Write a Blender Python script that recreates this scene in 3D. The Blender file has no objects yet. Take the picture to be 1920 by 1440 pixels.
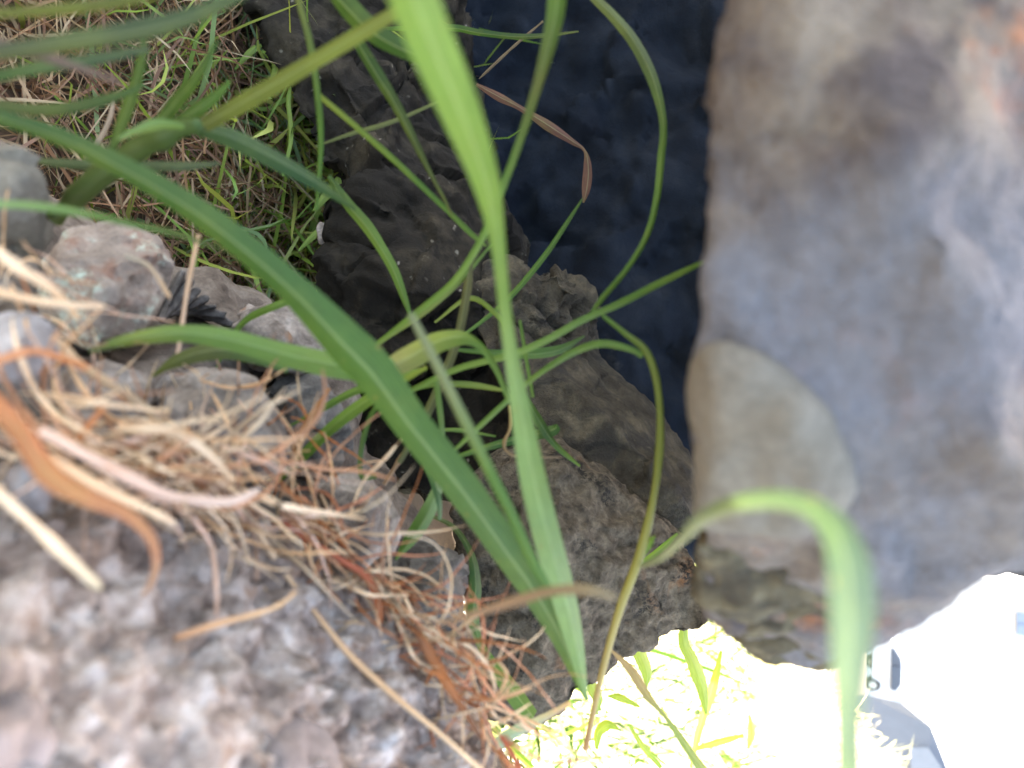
import bpy, bmesh, math, random
import numpy as np
from mathutils import Vector, Matrix
from mathutils.geometry import delaunay_2d_cdt

# ------------------------------------------------------------------ camera, sky, sun, exposure
scene = bpy.context.scene
COL = scene.collection
PITCH = math.radians(25)
CAM = np.array([0.0, 0.0, 0.25])
FWD = np.array([0, math.cos(PITCH), -math.sin(PITCH)])
UP = np.array([0, math.sin(PITCH), math.cos(PITCH)])
RT = np.array([1.0, 0, 0])
LENS = 26.0
FPX = LENS / 36.0 * 1920.0

cam_data = bpy.data.cameras.new('camera')
cam = bpy.data.objects.new('camera', cam_data)
COL.objects.link(cam)
m = Matrix.Identity(4)
for i in range(3):
    m[i][0], m[i][1], m[i][2], m[i][3] = UP[i], -RT[i], -FWD[i], CAM[i]
cam.matrix_world = m                      # the phone is held on its side: world up is picture right
cam_data.lens = LENS
cam_data.sensor_width = 36
cam_data.sensor_fit = 'HORIZONTAL'
cam_data.clip_start = 0.005
cam_data.clip_end = 2000
cam_data.dof.use_dof = True
cam_data.dof.focus_distance = 0.50
cam_data.dof.aperture_fstop = 8.2
scene.camera = cam

SUN = np.array([-0.22, 0.62, 0.0]); SUN /= np.linalg.norm(SUN)
ELEV = math.radians(50)
SUN = np.array([SUN[0] * math.cos(ELEV), SUN[1] * math.cos(ELEV), math.sin(ELEV)])
world = bpy.data.worlds.new('World')
scene.world = world
world.use_nodes = True
wn = world.node_tree
sky = wn.nodes.new('ShaderNodeTexSky')
sky.sky_type = 'NISHITA'
sky.sun_disc = False
sky.sun_elevation = ELEV
sky.sun_rotation = math.atan2(SUN[0], SUN[1])
sky.dust_density = 3.0
sky.ozone_density = 1.0
air = wn.nodes.new('ShaderNodeMix'); air.data_type = 'RGBA'; air.blend_type = 'MULTIPLY'
air.inputs[0].default_value = 1.0
air.inputs[7].default_value = (1.0, 0.88, 0.73, 1)          # warm tint over the skylight, in place of white balance
wn.links.new(sky.outputs[0], air.inputs[6])
wn.links.new(air.outputs[2], wn.nodes['Background'].inputs[0])
wn.nodes['Background'].inputs[1].default_value = 0.13
sd = bpy.data.lights.new('sun', 'SUN')
sd.energy = 4.5
sd.angle = math.radians(0.53)
sd.color = (1.0, 0.95, 0.87)
so = bpy.data.objects.new('sun', sd)
COL.objects.link(so)
so.rotation_euler = Vector(SUN).to_track_quat('Z', 'Y').to_euler()
vs = scene.view_settings
vs.view_transform = 'Standard'
vs.look = 'None'
vs.exposure = 3.65
vs.gamma = 1
scene.cycles.use_denoising = True
scene.cycles.max_bounces = 8
scene.cycles.transparent_max_bounces = 8

# ------------------------------------------------------------------ helpers
def P(px, py, d):
    """point of the place seen at pixel (px, py) of the 1920 x 1440 photograph, d metres deep"""
    return CAM + d * (FWD + UP * ((px - 960) / FPX) + RT * ((py - 720) / FPX))

def hash3(ix, iy, iz, seed):
    h = (ix * 374761393 + iy * 668265263 + iz * 2147483647 * 3 + seed * 1274126177) & 0xFFFFFFFF
    h = ((h ^ (h >> 13)) * 1274126177) & 0xFFFFFFFF
    h = ((h ^ (h >> 16)) * 2246822519) & 0xFFFFFFFF
    return ((h ^ (h >> 15)) & 0xFFFFFF) / float(0xFFFFFF)

def vnoise(p, seed=0):
    i = np.floor(p).astype(np.int64); f = p - i
    f = f * f * f * (f * (f * 6 - 15) + 10)
    out = np.zeros(len(p))
    for dx in (0, 1):
        for dy in (0, 1):
            for dz in (0, 1):
                w = (f[:, 0] if dx else 1 - f[:, 0]) * (f[:, 1] if dy else 1 - f[:, 1]) * (f[:, 2] if dz else 1 - f[:, 2])
                out += w * hash3(i[:, 0] + dx, i[:, 1] + dy, i[:, 2] + dz, seed)
    return out * 2 - 1

def fbm(p, freq, octaves=5, gain=0.5, seed=0, ridged=False):
    out = np.zeros(len(p)); a = 1.0
    rot = np.array([[.36, .48, -.8], [-.8, .6, 0], [.48, .64, .6]])
    q = p * freq
    for o in range(octaves):
        n = vnoise(q + o * 17.3, seed + o)
        out += a * ((1 - 2 * abs(n)) if ridged else n)
        a *= gain; q = q @ rot.T * 2.03
    return out

def cells(p, freq, seed=0):
    q = p * freq; i = np.floor(q).astype(np.int64); best = np.full(len(p), 9.0); cid = np.zeros(len(p))
    for dx in (-1, 0, 1):
        for dy in (-1, 0, 1):
            for dz in (-1, 0, 1):
                c = i + np.array([dx, dy, dz])
                o = np.stack([hash3(c[:, 0], c[:, 1], c[:, 2], seed + k) for k in (1, 2, 3)], 1)
                dd = np.linalg.norm(c + o - q, axis=1)
                r = hash3(c[:, 0], c[:, 1], c[:, 2], seed + 9)
                cid = np.where(dd < best, r, cid); best = np.minimum(best, dd)
    return best, cid

def chips(p, freq, seed=0):
    """flat fracture faces: every cell carries its own plane"""
    w = p + 0.25 / freq * np.stack([vnoise(p * freq * 1.3, seed + k) for k in (21, 22, 23)], 1)
    q = w * freq; i = np.floor(q).astype(np.int64); best = np.full(len(p), 9.0); out = np.zeros(len(p))
    for dx in (-1, 0, 1):
        for dy in (-1, 0, 1):
            for dz in (-1, 0, 1):
                c = i + np.array([dx, dy, dz])
                h = [hash3(c[:, 0], c[:, 1], c[:, 2], seed + k) for k in range(1, 8)]
                off = q - (c + np.stack(h[:3], 1)); dd = np.linalg.norm(off, axis=1)
                val = ((np.stack(h[3:6], 1) * 2 - 1) * off).sum(1) + (h[6] - .5) * 0.7
                out = np.where(dd < best, val, out); best = np.minimum(best, dd)
    return out

def tag(o, label=None, cat=None, group=None, kind=None):
    if label: o['label'] = label
    if cat: o['category'] = cat
    if group: o['group'] = group
    if kind: o['kind'] = kind
    return o

def link(name, me, mat, parent=None, origin=None):
    o = bpy.data.objects.new(name, me)
    COL.objects.link(o)
    if mat is not None and not me.materials: me.materials.append(mat)
    if parent is not None:
        o.parent = parent
        o.matrix_parent_inverse = Matrix.Translation(-parent.location)
    return o

def np_mesh(name, verts, faces, col=None, uv=None, smooth=True):
    me = bpy.data.meshes.new(name)
    verts = np.asarray(verts, dtype=np.float32)
    faces = np.asarray(faces, dtype=np.int32)
    k = faces.shape[1]
    me.vertices.add(len(verts)); me.vertices.foreach_set('co', verts.ravel())
    me.loops.add(faces.size); me.loops.foreach_set('vertex_index', faces.ravel())
    me.polygons.add(len(faces))
    me.polygons.foreach_set('loop_start', np.arange(len(faces), dtype=np.int32) * k)
    me.polygons.foreach_set('loop_total', np.full(len(faces), k, dtype=np.int32))
    if smooth: me.polygons.foreach_set('use_smooth', np.ones(len(faces), dtype=bool))
    me.update(calc_edges=True)
    if uv is not None:
        l = me.uv_layers.new(name='UVMap')
        l.data.foreach_set('uv', np.asarray(uv, dtype=np.float32)[faces.ravel()].ravel())
    if col is not None:
        a = me.color_attributes.new('Col', 'FLOAT_COLOR', 'POINT')
        c = np.ones((len(verts), 4), dtype=np.float32); c[:, :3] = col
        a.data.foreach_set('color', c.ravel())
    me.validate()
    return me

def recentre(me):
    n = len(me.vertices); v = np.empty(n * 3, dtype=np.float32); me.vertices.foreach_get('co', v)
    v = v.reshape(-1, 3); c = v.mean(0)
    me.vertices.foreach_set('co', (v - c).ravel().astype(np.float32)); me.update()
    return c

def empty(name, p):
    e = bpy.data.objects.new(name, None); e.empty_display_size = 0.02
    e.location = p; COL.objects.link(e); return e

# ------------------------------------------------------------------ materials
class NT:
    def __init__(s, name):
        s.m = bpy.data.materials.new(name); s.m.use_nodes = True
        s.t = s.m.node_tree; s.n = s.t.nodes; s.bsdf = s.n['Principled BSDF']; s.out = s.n['Material Output']
    def node(s, typ, **kw):
        n = s.n.new(typ)
        for k, v in kw.items(): setattr(n, k, v)
        return n
    def l(s, a, b): s.t.links.new(a, b)
    def coord(s, which='Object'): return s.node('ShaderNodeTexCoord').outputs[which]
    def noise(s, co, scale, detail=6, rough=0.6, dist=0.0):
        n = s.node('ShaderNodeTexNoise'); n.inputs['Scale'].default_value = scale
        n.inputs['Detail'].default_value = detail; n.inputs['Roughness'].default_value = rough
        n.inputs['Distortion'].default_value = dist; s.l(co, n.inputs['Vector']); return n.outputs['Fac']
    def voro(s, co, scale, out='Distance'):
        n = s.node('ShaderNodeTexVoronoi'); n.inputs['Scale'].default_value = scale; s.l(co, n.inputs['Vector']); return n.outputs[out]
    def ramp(s, fac, stops):
        r = s.node('ShaderNodeValToRGB'); e = r.color_ramp.elements
        while len(e) < len(stops): e.new(0.5)
        for k, (p, c) in enumerate(stops):
            e[k].position = p; e[k].color = (c, c, c, 1) if not hasattr(c, '__len__') else (*c, 1)
        s.l(fac, r.inputs[0]); return r.outputs[0]
    def mix(s, fac, a, b, mode='MIX'):
        n = s.node('ShaderNodeMix', data_type='RGBA', blend_type=mode)
        for v, i in ((fac, 0), (a, 6), (b, 7)):
            if isinstance(v, (int, float)): n.inputs[i].default_value = v
            elif isinstance(v, tuple): n.inputs[i].default_value = (*v, 1)
            else: s.l(v, n.inputs[i])
        return n.outputs[2]
    def bump(s, h, strength, dist):
        b = s.node('ShaderNodeBump'); b.inputs['Strength'].default_value = strength
        b.inputs['Distance'].default_value = dist; s.l(h, b.inputs['Height']); return b.outputs['Normal']

def rock_mat(name, dark, mid, light, scale=25, stain=None, stain_scale=14, stain_at=0.58, patch=None, patch_scale=18, patch_at=0.62,
             speck=None, speck_scale=160, speck_r=0.16, grain=500, bump=0.5, rough=0.92, gravel=None, gravel_scale=120, tone=None, tone_scale=6):
    t = NT(name); co = t.coord()
    n1 = t.noise(co, scale, 8, 0.62, 0.3)
    c = t.ramp(n1, [(0.32, dark), (0.5, mid), (0.7, light)])
    if stain:
        c = t.mix(t.ramp(t.noise(co, stain_scale, 5, 0.6, 0.6), [(stain_at - .05, 0), (stain_at + .08, 0.85)]), c, stain)
    if patch:
        pf = t.node('ShaderNodeMath', operation='MULTIPLY')
        t.l(t.ramp(t.noise(co, patch_scale, 6, 0.7, 0.2), [(patch_at - .03, 0), (patch_at + .06, 1)]), pf.inputs[0])
        t.l(t.ramp(t.noise(co, patch_scale * 9, 3, 0.7), [(0.42, 0.15), (0.55, 1)]), pf.inputs[1])
        c = t.mix(pf.outputs[0], c, patch)
    if tone:
        c = t.mix(t.ramp(t.noise(co, tone_scale, 3, 0.55, 0.4), [(0.42, 0), (0.6, 0.85)]), c, tone)
    if gravel:
        wv = t.node('ShaderNodeVectorMath', operation='ADD'); ns = t.node('ShaderNodeTexNoise'); ns.inputs['Scale'].default_value = gravel_scale
        ns.inputs['Detail'].default_value = 3; t.l(co, ns.inputs['Vector'])
        sv = t.node('ShaderNodeVectorMath', operation='SCALE'); sv.inputs['Scale'].default_value = 2.0 / gravel_scale
        t.l(ns.outputs['Color'], sv.inputs[0]); t.l(co, wv.inputs[0]); t.l(sv.outputs[0], wv.inputs[1])
        sp = t.node('ShaderNodeSeparateColor'); t.l(t.voro(wv.outputs[0], gravel_scale, 'Color'), sp.inputs[0])
        gc = t.ramp(sp.outputs[0], gravel)
        c = t.mix(t.ramp(t.voro(wv.outputs[0], gravel_scale), [(0.3, 0.5), (0.62, 0.1)]), c, gc)
    g = t.noise(co, grain, 3, 0.7)
    c = t.mix(0.55, c, t.ramp(g, [(0.3, 0.45), (0.7, 1.0)]), 'MULTIPLY')
    if speck:
        wob = t.node('ShaderNodeVectorMath', operation='ADD')
        nn = t.node('ShaderNodeTexNoise'); nn.inputs['Scale'].default_value = speck_scale * 1.3; t.l(co, nn.inputs['Vector'])
        sc = t.node('ShaderNodeVectorMath', operation='SCALE'); sc.inputs['Scale'].default_value = 0.5 / speck_scale
        t.l(nn.outputs['Color'], sc.inputs[0]); t.l(co, wob.inputs[0]); t.l(sc.outputs[0], wob.inputs[1])
        s1 = t.ramp(t.voro(wob.outputs[0], speck_scale), [(speck_r, 1), (speck_r + 0.1, 0)])
        s2 = t.ramp(t.noise(co, speck_scale * 0.3, 2), [(0.5, 0), (0.6, 1)])
        mm = t.node('ShaderNodeMath', operation='MULTIPLY'); t.l(s1, mm.inputs[0]); t.l(s2, mm.inputs[1])
        c = t.mix(mm.outputs[0], c, speck)
    t.l(c, t.bsdf.inputs['Base Color'])
    t.bsdf.inputs['Roughness'].default_value = rough
    t.bsdf.inputs['Specular IOR Level'].default_value = 0.25
    hmix = t.node('ShaderNodeMath', operation='ADD'); t.l(g, hmix.inputs[0]); t.l(t.noise(co, scale * 6, 6, 0.7), hmix.inputs[1])
    t.l(t.bump(hmix.outputs[0], bump, 0.0025), t.bsdf.inputs['Normal'])
    return t.m

def leaf_mat(name, transl=0.45, rough=0.45, spec=0.4, veins=True, vary=0.35, tint=(1.25, 1.15, 0.6)):
    t = NT(name)
    a = t.node('ShaderNodeVertexColor', layer_name='Col')
    co = t.coord('UV')
    mp = t.node('ShaderNodeMapping'); mp.inputs['Scale'].default_value = (7, 60, 1); t.l(co, mp.inputs['Vector'])
    st = t.noise(mp.outputs[0], 1.6, 5, 0.65)
    c = t.mix(vary, a.outputs['Color'], t.ramp(st, [(0.3, 0.35), (0.68, 1.25)]), 'MULTIPLY')
    if veins:
        sep = t.node('ShaderNodeSeparateXYZ'); t.l(co, sep.inputs[0])
        w = t.node('ShaderNodeMath', operation='MULTIPLY'); w.inputs[1].default_value = 75; t.l(sep.outputs[0], w.inputs[0])
        sn = t.node('ShaderNodeMath', operation='SINE'); t.l(w.outputs[0], sn.inputs[0])
        vr = t.ramp(sn.outputs[0], [(0.0, 0.84), (1.0, 1.0)])
        c = t.mix(1.0, c, vr, 'MULTIPLY')
        t.l(t.bump(sn.outputs[0], 0.25, 0.0004), t.bsdf.inputs['Normal'])
        # pale midrib
        ab = t.node('ShaderNodeMath', operation='SUBTRACT'); ab.inputs[1].default_value = 0.5; t.l(sep.outputs[0], ab.inputs[0])
        a2 = t.node('ShaderNodeMath', operation='ABSOLUTE'); t.l(ab.outputs[0], a2.inputs[0])
        c = t.mix(t.ramp(a2.outputs[0], [(0.02, 0.45), (0.06, 0.0)]), c, t.mix(0.5, c, (0.45, 0.55, 0.28)))
    if veins:
        mp2 = t.node('ShaderNodeMapping'); mp2.inputs['Scale'].default_value = (2.5, 130, 1); t.l(co, mp2.inputs['Vector'])
        bl = t.noise(mp2.outputs[0], 1.0, 4, 0.6)
        c = t.mix(t.ramp(bl, [(0.64, 0.0), (0.72, 0.7)]), c, (0.26, 0.21, 0.06))
        ob = t.noise(t.coord('Object'), 45, 3, 0.6)
        c = t.mix(t.ramp(ob, [(0.45, 0.0), (0.75, 0.45)]), c, t.mix(0.5, c, (0.24, 0.30, 0.05)))
    t.l(c, t.bsdf.inputs['Base Color'])
    t.bsdf.inputs['Roughness'].default_value = rough
    t.bsdf.inputs['Specular IOR Level'].default_value = spec
    tr = t.node('ShaderNodeBsdfTranslucent')
    t.l(t.mix(1.0, c, tint, 'MULTIPLY'), tr.inputs['Color'])
    mx = t.node('ShaderNodeMixShader'); mx.inputs[0].default_value = transl
    t.l(t.bsdf.outputs[0], mx.inputs[1]); t.l(tr.outputs[0], mx.inputs[2]); t.l(mx.outputs[0], t.out.inputs['Surface'])
    return t.m

M_LEAF = leaf_mat('grass_leaf')
M_MINT = leaf_mat('waxy_leaf', transl=0.25, tint=(0.95, 1.05, 0.8))
M_DEAD = leaf_mat('withered_leaf', transl=0.3, rough=0.65, spec=0.2, vary=0.7, tint=(1.2, 1.0, 0.7))
M_MASS = leaf_mat('grass_mass', veins=False, vary=0.2)
M_STRAW = leaf_mat('dry_straw', transl=0.2, rough=0.6, spec=0.25, veins=False, vary=0.6)

def plain(name, col, rough=0.5, metal=0.0, spec=0.5, noise=0.15, scale=8):
    t = NT(name)
    c = t.mix(noise, col, t.ramp(t.noise(t.coord(), scale, 5), [(0.3, 0.3), (0.7, 1.0)]), 'MULTIPLY')
    t.l(c, t.bsdf.inputs['Base Color']); t.bsdf.inputs['Roughness'].default_value = rough
    t.bsdf.inputs['Metallic'].default_value = metal; t.bsdf.inputs['Specular IOR Level'].default_value = spec
    return t.m

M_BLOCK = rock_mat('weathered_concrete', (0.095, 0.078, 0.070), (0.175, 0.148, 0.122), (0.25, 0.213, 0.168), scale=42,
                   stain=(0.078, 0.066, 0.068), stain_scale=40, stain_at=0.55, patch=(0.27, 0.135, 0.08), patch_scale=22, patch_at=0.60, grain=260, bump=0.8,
                   tone=(0.165, 0.172, 0.20), tone_scale=9)  # blue-grey tone stands in for the bluish lens glare
M_LIT_FACET = rock_mat('lit_facet', (0.125, 0.118, 0.10), (0.17, 0.16, 0.137), (0.215, 0.203, 0.17), scale=26, bump=0.15)  # the facet's lit look is put into a paler colour
M_CAVE = rock_mat('shade_navy_rock', (0.002, 0.0042, 0.0095), (0.0045, 0.0085, 0.0165), (0.014, 0.018, 0.026), scale=22, patch=(0.03, 0.032, 0.036), patch_scale=10, patch_at=0.66)  # navy black puts the hollow's shade and the lens veil into the rock
M_MOSS = rock_mat('mossy_concrete', (0.05, 0.043, 0.03), (0.125, 0.11, 0.07), (0.24, 0.21, 0.135), scale=55, stain=(0.05, 0.045, 0.035), stain_scale=70, stain_at=0.52, bump=0.6)
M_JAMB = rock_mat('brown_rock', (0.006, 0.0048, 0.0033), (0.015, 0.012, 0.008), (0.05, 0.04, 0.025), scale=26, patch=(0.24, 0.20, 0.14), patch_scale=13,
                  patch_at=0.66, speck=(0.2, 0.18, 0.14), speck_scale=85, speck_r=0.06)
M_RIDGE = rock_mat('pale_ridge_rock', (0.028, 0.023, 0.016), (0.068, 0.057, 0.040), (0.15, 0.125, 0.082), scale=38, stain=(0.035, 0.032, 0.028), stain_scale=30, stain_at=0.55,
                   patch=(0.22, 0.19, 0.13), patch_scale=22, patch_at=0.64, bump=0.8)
M_GRANITE = rock_mat('granular_rock', (0.06, 0.047, 0.033), (0.145, 0.118, 0.084), (0.25, 0.205, 0.145), scale=130, stain=(0.24, 0.10, 0.03), stain_scale=19, stain_at=0.66,
                     patch=(0.03, 0.027, 0.022), patch_scale=40, patch_at=0.56, grain=420, bump=0.9)
M_LICHEN = rock_mat('lichen_stone', (0.21, 0.17, 0.14), (0.34, 0.285, 0.24), (0.43, 0.375, 0.32), scale=40, stain=(0.27, 0.155, 0.11), stain_scale=60, stain_at=0.54,
                    patch=(0.55, 0.66, 0.55), patch_scale=34, patch_at=0.55)
M_RUBBLE = rock_mat('rubble_stone', (0.13, 0.105, 0.09), (0.29, 0.245, 0.21), (0.48, 0.42, 0.37), scale=90, stain=(0.30, 0.17, 0.10), stain_scale=60, stain_at=0.62, grain=600)
M_FRONT = rock_mat('aggregate_concrete', (0.14, 0.10, 0.08), (0.56, 0.455, 0.39), (0.86, 0.75, 0.66), scale=95, stain=(0.38, 0.21, 0.11), stain_scale=80, stain_at=0.63,
                   patch=(0.92, 0.88, 0.86), patch_scale=95, patch_at=0.57,
                   gravel=[(0.0, (0.10, 0.078, 0.068)), (0.3, (0.34, 0.275, 0.24)), (0.6, (0.56, 0.48, 0.43)), (0.82, (0.85, 0.79, 0.75))], gravel_scale=190,
                   grain=500, bump=1.0)
M_MAUVE = rock_mat('mauve_stone', (0.16, 0.135, 0.128), (0.27, 0.23, 0.22), (0.36, 0.31, 0.295), scale=40, bump=0.3)
M_PALE = rock_mat('pale_pebble', (0.30, 0.28, 0.27), (0.46, 0.43, 0.42), (0.62, 0.60, 0.60), scale=60, rough=0.6)
M_SLATE = rock_mat('flaky_slate', (0.05, 0.045, 0.042), (0.12, 0.11, 0.10), (0.24, 0.22, 0.20), scale=70)

# ------------------------------------------------------------------ rocks
def facet(v, n_cuts, seed, depth=0.75):
    r = random.Random(seed); c = v.mean(0); ext = np.percentile(np.linalg.norm(v - c, axis=1), 90)
    for k in range(n_cuts):
        n = np.array([r.gauss(0, 1) for _ in range(3)]); n /= np.linalg.norm(n)
        s = (v - c) @ n; lim = np.max(s) * r.uniform(depth, 0.95)
        over = np.maximum(s - lim, 0)
        v = v - np.outer(over * 0.92, n)
    return v

def smooth_np(v, edges, it, lam=0.5):
    n = len(v)
    deg = np.bincount(edges.ravel(), minlength=n)[:, None].clip(1)
    for _ in range(it):
        s = np.zeros_like(v)
        for k in range(3):
            s[:, k] = np.bincount(edges[:, 0], v[edges[:, 1], k], n) + np.bincount(edges[:, 1], v[edges[:, 0], k], n)
        v = v + lam * (s / deg - v)
    return v

def get_np(me):
    v = np.empty(len(me.vertices) * 3, dtype=np.float32); me.vertices.foreach_get('co', v)
    e = np.empty(len(me.edges) * 2, dtype=np.int32); me.edges.foreach_get('vertices', e)
    n = np.empty(len(me.vertices) * 3, dtype=np.float32); me.vertices.foreach_get('normal', n)
    return v.reshape(-1, 3).astype(float), e.reshape(-1, 2), n.reshape(-1, 3).astype(float)

def outline_rock(name, outline, mat, thick=0.1, direction=(0, 1, -0.2), inner=(), vox=0.004, rough=0.006, freq=18, seed=0, smooth=3,
                 pebbles=0.0, peb_freq=90, ridged=0.0, strata=None, octaves=6, taper=1.0, chip=0.0, chip_freq=14):
    """a rock whose near side follows an outline of (px, py, depth) points; solid, with its own thickness"""
    pts = list(outline) + list(inner)
    no = len(outline)
    res = delaunay_2d_cdt([Vector((p[0], p[1])) for p in pts], [(i, (i + 1) % no) for i in range(no)], [], 1, 1e-4)
    co, tris, orig = res[0], res[2], res[3]
    dep = [np.mean([pts[k][2] for k in o]) if o else np.mean([p[2] for p in pts]) for o in orig]
    front = [P(c.x, c.y, d) for c, d in zip(co, dep)]
    dv = np.array(direction, float); dv /= np.linalg.norm(dv)
    cf = np.mean(front, 0)
    back = [cf + (p - cf) * taper + dv * thick for p in front]
    bm = bmesh.new()
    fv = [bm.verts.new(p) for p in front]; bv = [bm.verts.new(p) for p in back]
    cnt = {}
    for t in tris:
        bm.faces.new([fv[i] for i in t]); bm.faces.new([bv[i] for i in reversed(t)])
        for a, b in zip(t, list(t[1:]) + [t[0]]):
            cnt[tuple(sorted((a, b)))] = cnt.get(tuple(sorted((a, b))), 0) + 1
    for (a, b), k in cnt.items():
        if k == 1: bm.faces.new([fv[a], fv[b], bv[b], bv[a]])
    bmesh.ops.recalc_face_normals(bm, faces=bm.faces)
    me = bpy.data.meshes.new(name); bm.to_mesh(me); bm.free()
    o = bpy.data.objects.new('tmp', me); COL.objects.link(o)
    md = o.modifiers.new('r', 'REMESH'); md.mode = 'VOXEL'; md.voxel_size = vox
    dg = bpy.context.evaluated_depsgraph_get()
    m2 = bpy.data.meshes.new_from_object(o.evaluated_get(dg))
    bpy.data.objects.remove(o); bpy.data.meshes.remove(me)
    m2.name = name
    v, e, n = get_np(m2)
    v = smooth_np(v, e, smooth)
    return finish_rock(name, m2, v, e, mat, rough, freq, seed, pebbles, peb_freq, ridged, strata, octaves, chip, chip_freq)

def finish_rock(name, me, v, e, mat, rough, freq, seed, pebbles=0, peb_freq=90, ridged=0.0, strata=None, octaves=6, chip=0.0, chip_freq=14):
    me.vertices.foreach_set('co', v.astype(np.float32).ravel()); me.update()
    _, _, n = get_np(me)
    d = rough * fbm(v, freq, octaves, 0.52, seed)
    if ridged: d += ridged * fbm(v, freq * 1.7, 4, 0.5, seed + 40, True)
    if pebbles:
        b, cid = cells(v, peb_freq, seed)
        d += pebbles * np.clip(0.55 - b, -0.2, 0.5) * (0.4 + 1.4 * cid)
        b, cid = cells(v, peb_freq * 2.3, seed + 5)
        d += pebbles * 0.4 * np.clip(0.55 - b, -0.2, 0.5) * (0.3 + cid)
    if chip:
        d += chip * chips(v, chip_freq, seed + 60) + chip * 0.4 * chips(v, chip_freq * 2.6, seed + 70)
    if strata:
        ax = np.array(strata[:3]); ax = ax / np.linalg.norm(ax)
        s = v @ ax * strata[3] + 0.6 * fbm(v, 20, 3, 0.5, seed + 3)
        d += strata[4] * (np.abs(s - np.round(s)) * 2) ** 0.5
    v = v + n * d[:, None]
    me.vertices.foreach_set('co', v.astype(np.float32).ravel())
    me.polygons.foreach_set('use_smooth', np.ones(len(me.polygons), dtype=bool))
    c = recentre(me)
    o = link(name, me, mat); o.location = c
    return o

def pebble(name, px, py, d, rx, ry, mat, seed, sub=4, rough=0.08, cuts=6, squash=0.7):
    bm = bmesh.new(); bmesh.ops.create_icosphere(bm, subdivisions=sub, radius=1.0)
    me = bpy.data.meshes.new(name); bm.to_mesh(me); bm.free()
    v, e, n = get_np(me)
    v = facet(v, cuts, seed, 0.55)
    k = d / FPX
    c = P(px, py, d)
    ax = np.stack([UP * rx * k, RT * ry * k, FWD * (rx + ry) * 0.5 * squash * k])
    v = v @ ax + c
    v = smooth_np(v, e, 1)
    R = (rx + ry) * 0.5 * k
    return finish_rock(name, me, v, e, mat, rough * R, 2.2 / R, seed)

# ------------------------------------------------------------------ ground
GZ = -0.24
def bank_height(x, y):
    sy = np.clip((y - 3.6) / 0.9, 0, 1) * np.clip((5.7 - y) / 0.8, 0, 1)
    s = np.clip(x - 1.58, 0, 1.4)
    return 0.95 * s * sy * sy * (3 - 2 * sy)

def ground_z(x, y):
    p = np.stack([x, y, np.zeros_like(x)], 1)
    near = np.exp(-(x ** 2 + y ** 2) / 40.0)
    return GZ + near * 0.018 * fbm(p, 6, 4, 0.5, 3) + bank_height(x, y) + 0.75 * np.clip((y - 18) / 10, 0, 1)

def build_ground():
    u = np.linspace(-1, 1, 341)
    g = np.sinh(u * 7.4) / np.sinh(7.4) * 300
    X, Y = np.meshgrid(g + 0.3, g + 0.9)
    x, y = X.ravel(), Y.ravel()
    v = np.stack([x, y, ground_z(x, y)], 1)
    n = len(u); i = np.arange(n * n).reshape(n, n)
    f = np.stack([i[:-1, :-1], i[:-1, 1:], i[1:, 1:], i[1:, :-1]], -1).reshape(-1, 4)
    t = NT('brown_earth'); co = t.coord()
    c = t.ramp(t.noise(co, 9, 8, 0.65), [(0.3, (0.045, 0.03, 0.02)), (0.5, (0.10, 0.07, 0.045)), (0.75, (0.17, 0.13, 0.09))])
    c = t.mix(0.6, c, t.ramp(t.noise(co, 160, 4, 0.7), [(0.3, 0.4), (0.7, 1.0)]), 'MULTIPLY')
    t.l(c, t.bsdf.inputs['Base Color']); t.bsdf.inputs['Roughness'].default_value = 1.0
    t.l(t.bump(t.noise(co, 220, 5, 0.7), 0.6, 0.004), t.bsdf.inputs['Normal'])
    tag(link('ground', np_mesh('ground', v, f), t.m), kind='structure')
build_ground()
def build_outside_ground():
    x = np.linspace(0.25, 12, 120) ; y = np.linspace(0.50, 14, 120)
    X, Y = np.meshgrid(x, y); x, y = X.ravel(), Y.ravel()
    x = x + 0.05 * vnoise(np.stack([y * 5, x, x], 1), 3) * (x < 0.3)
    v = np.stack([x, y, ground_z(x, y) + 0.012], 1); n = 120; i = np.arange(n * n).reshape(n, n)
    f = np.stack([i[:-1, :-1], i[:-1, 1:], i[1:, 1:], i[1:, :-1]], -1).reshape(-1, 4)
    t = NT('glare_pale_ground'); co = t.coord()  # near-white colour carries the blown-out sunlight on the ground
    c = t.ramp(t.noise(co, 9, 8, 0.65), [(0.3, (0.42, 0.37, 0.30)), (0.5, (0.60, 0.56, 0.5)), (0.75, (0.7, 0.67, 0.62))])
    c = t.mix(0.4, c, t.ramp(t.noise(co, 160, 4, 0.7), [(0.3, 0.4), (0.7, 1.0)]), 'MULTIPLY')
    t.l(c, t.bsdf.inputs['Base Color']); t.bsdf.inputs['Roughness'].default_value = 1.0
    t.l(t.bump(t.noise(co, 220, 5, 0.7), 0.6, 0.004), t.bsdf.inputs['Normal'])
    tag(link('outside_ground', np_mesh('outside_ground', v, f), t.m), kind='structure')
build_outside_ground()

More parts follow.
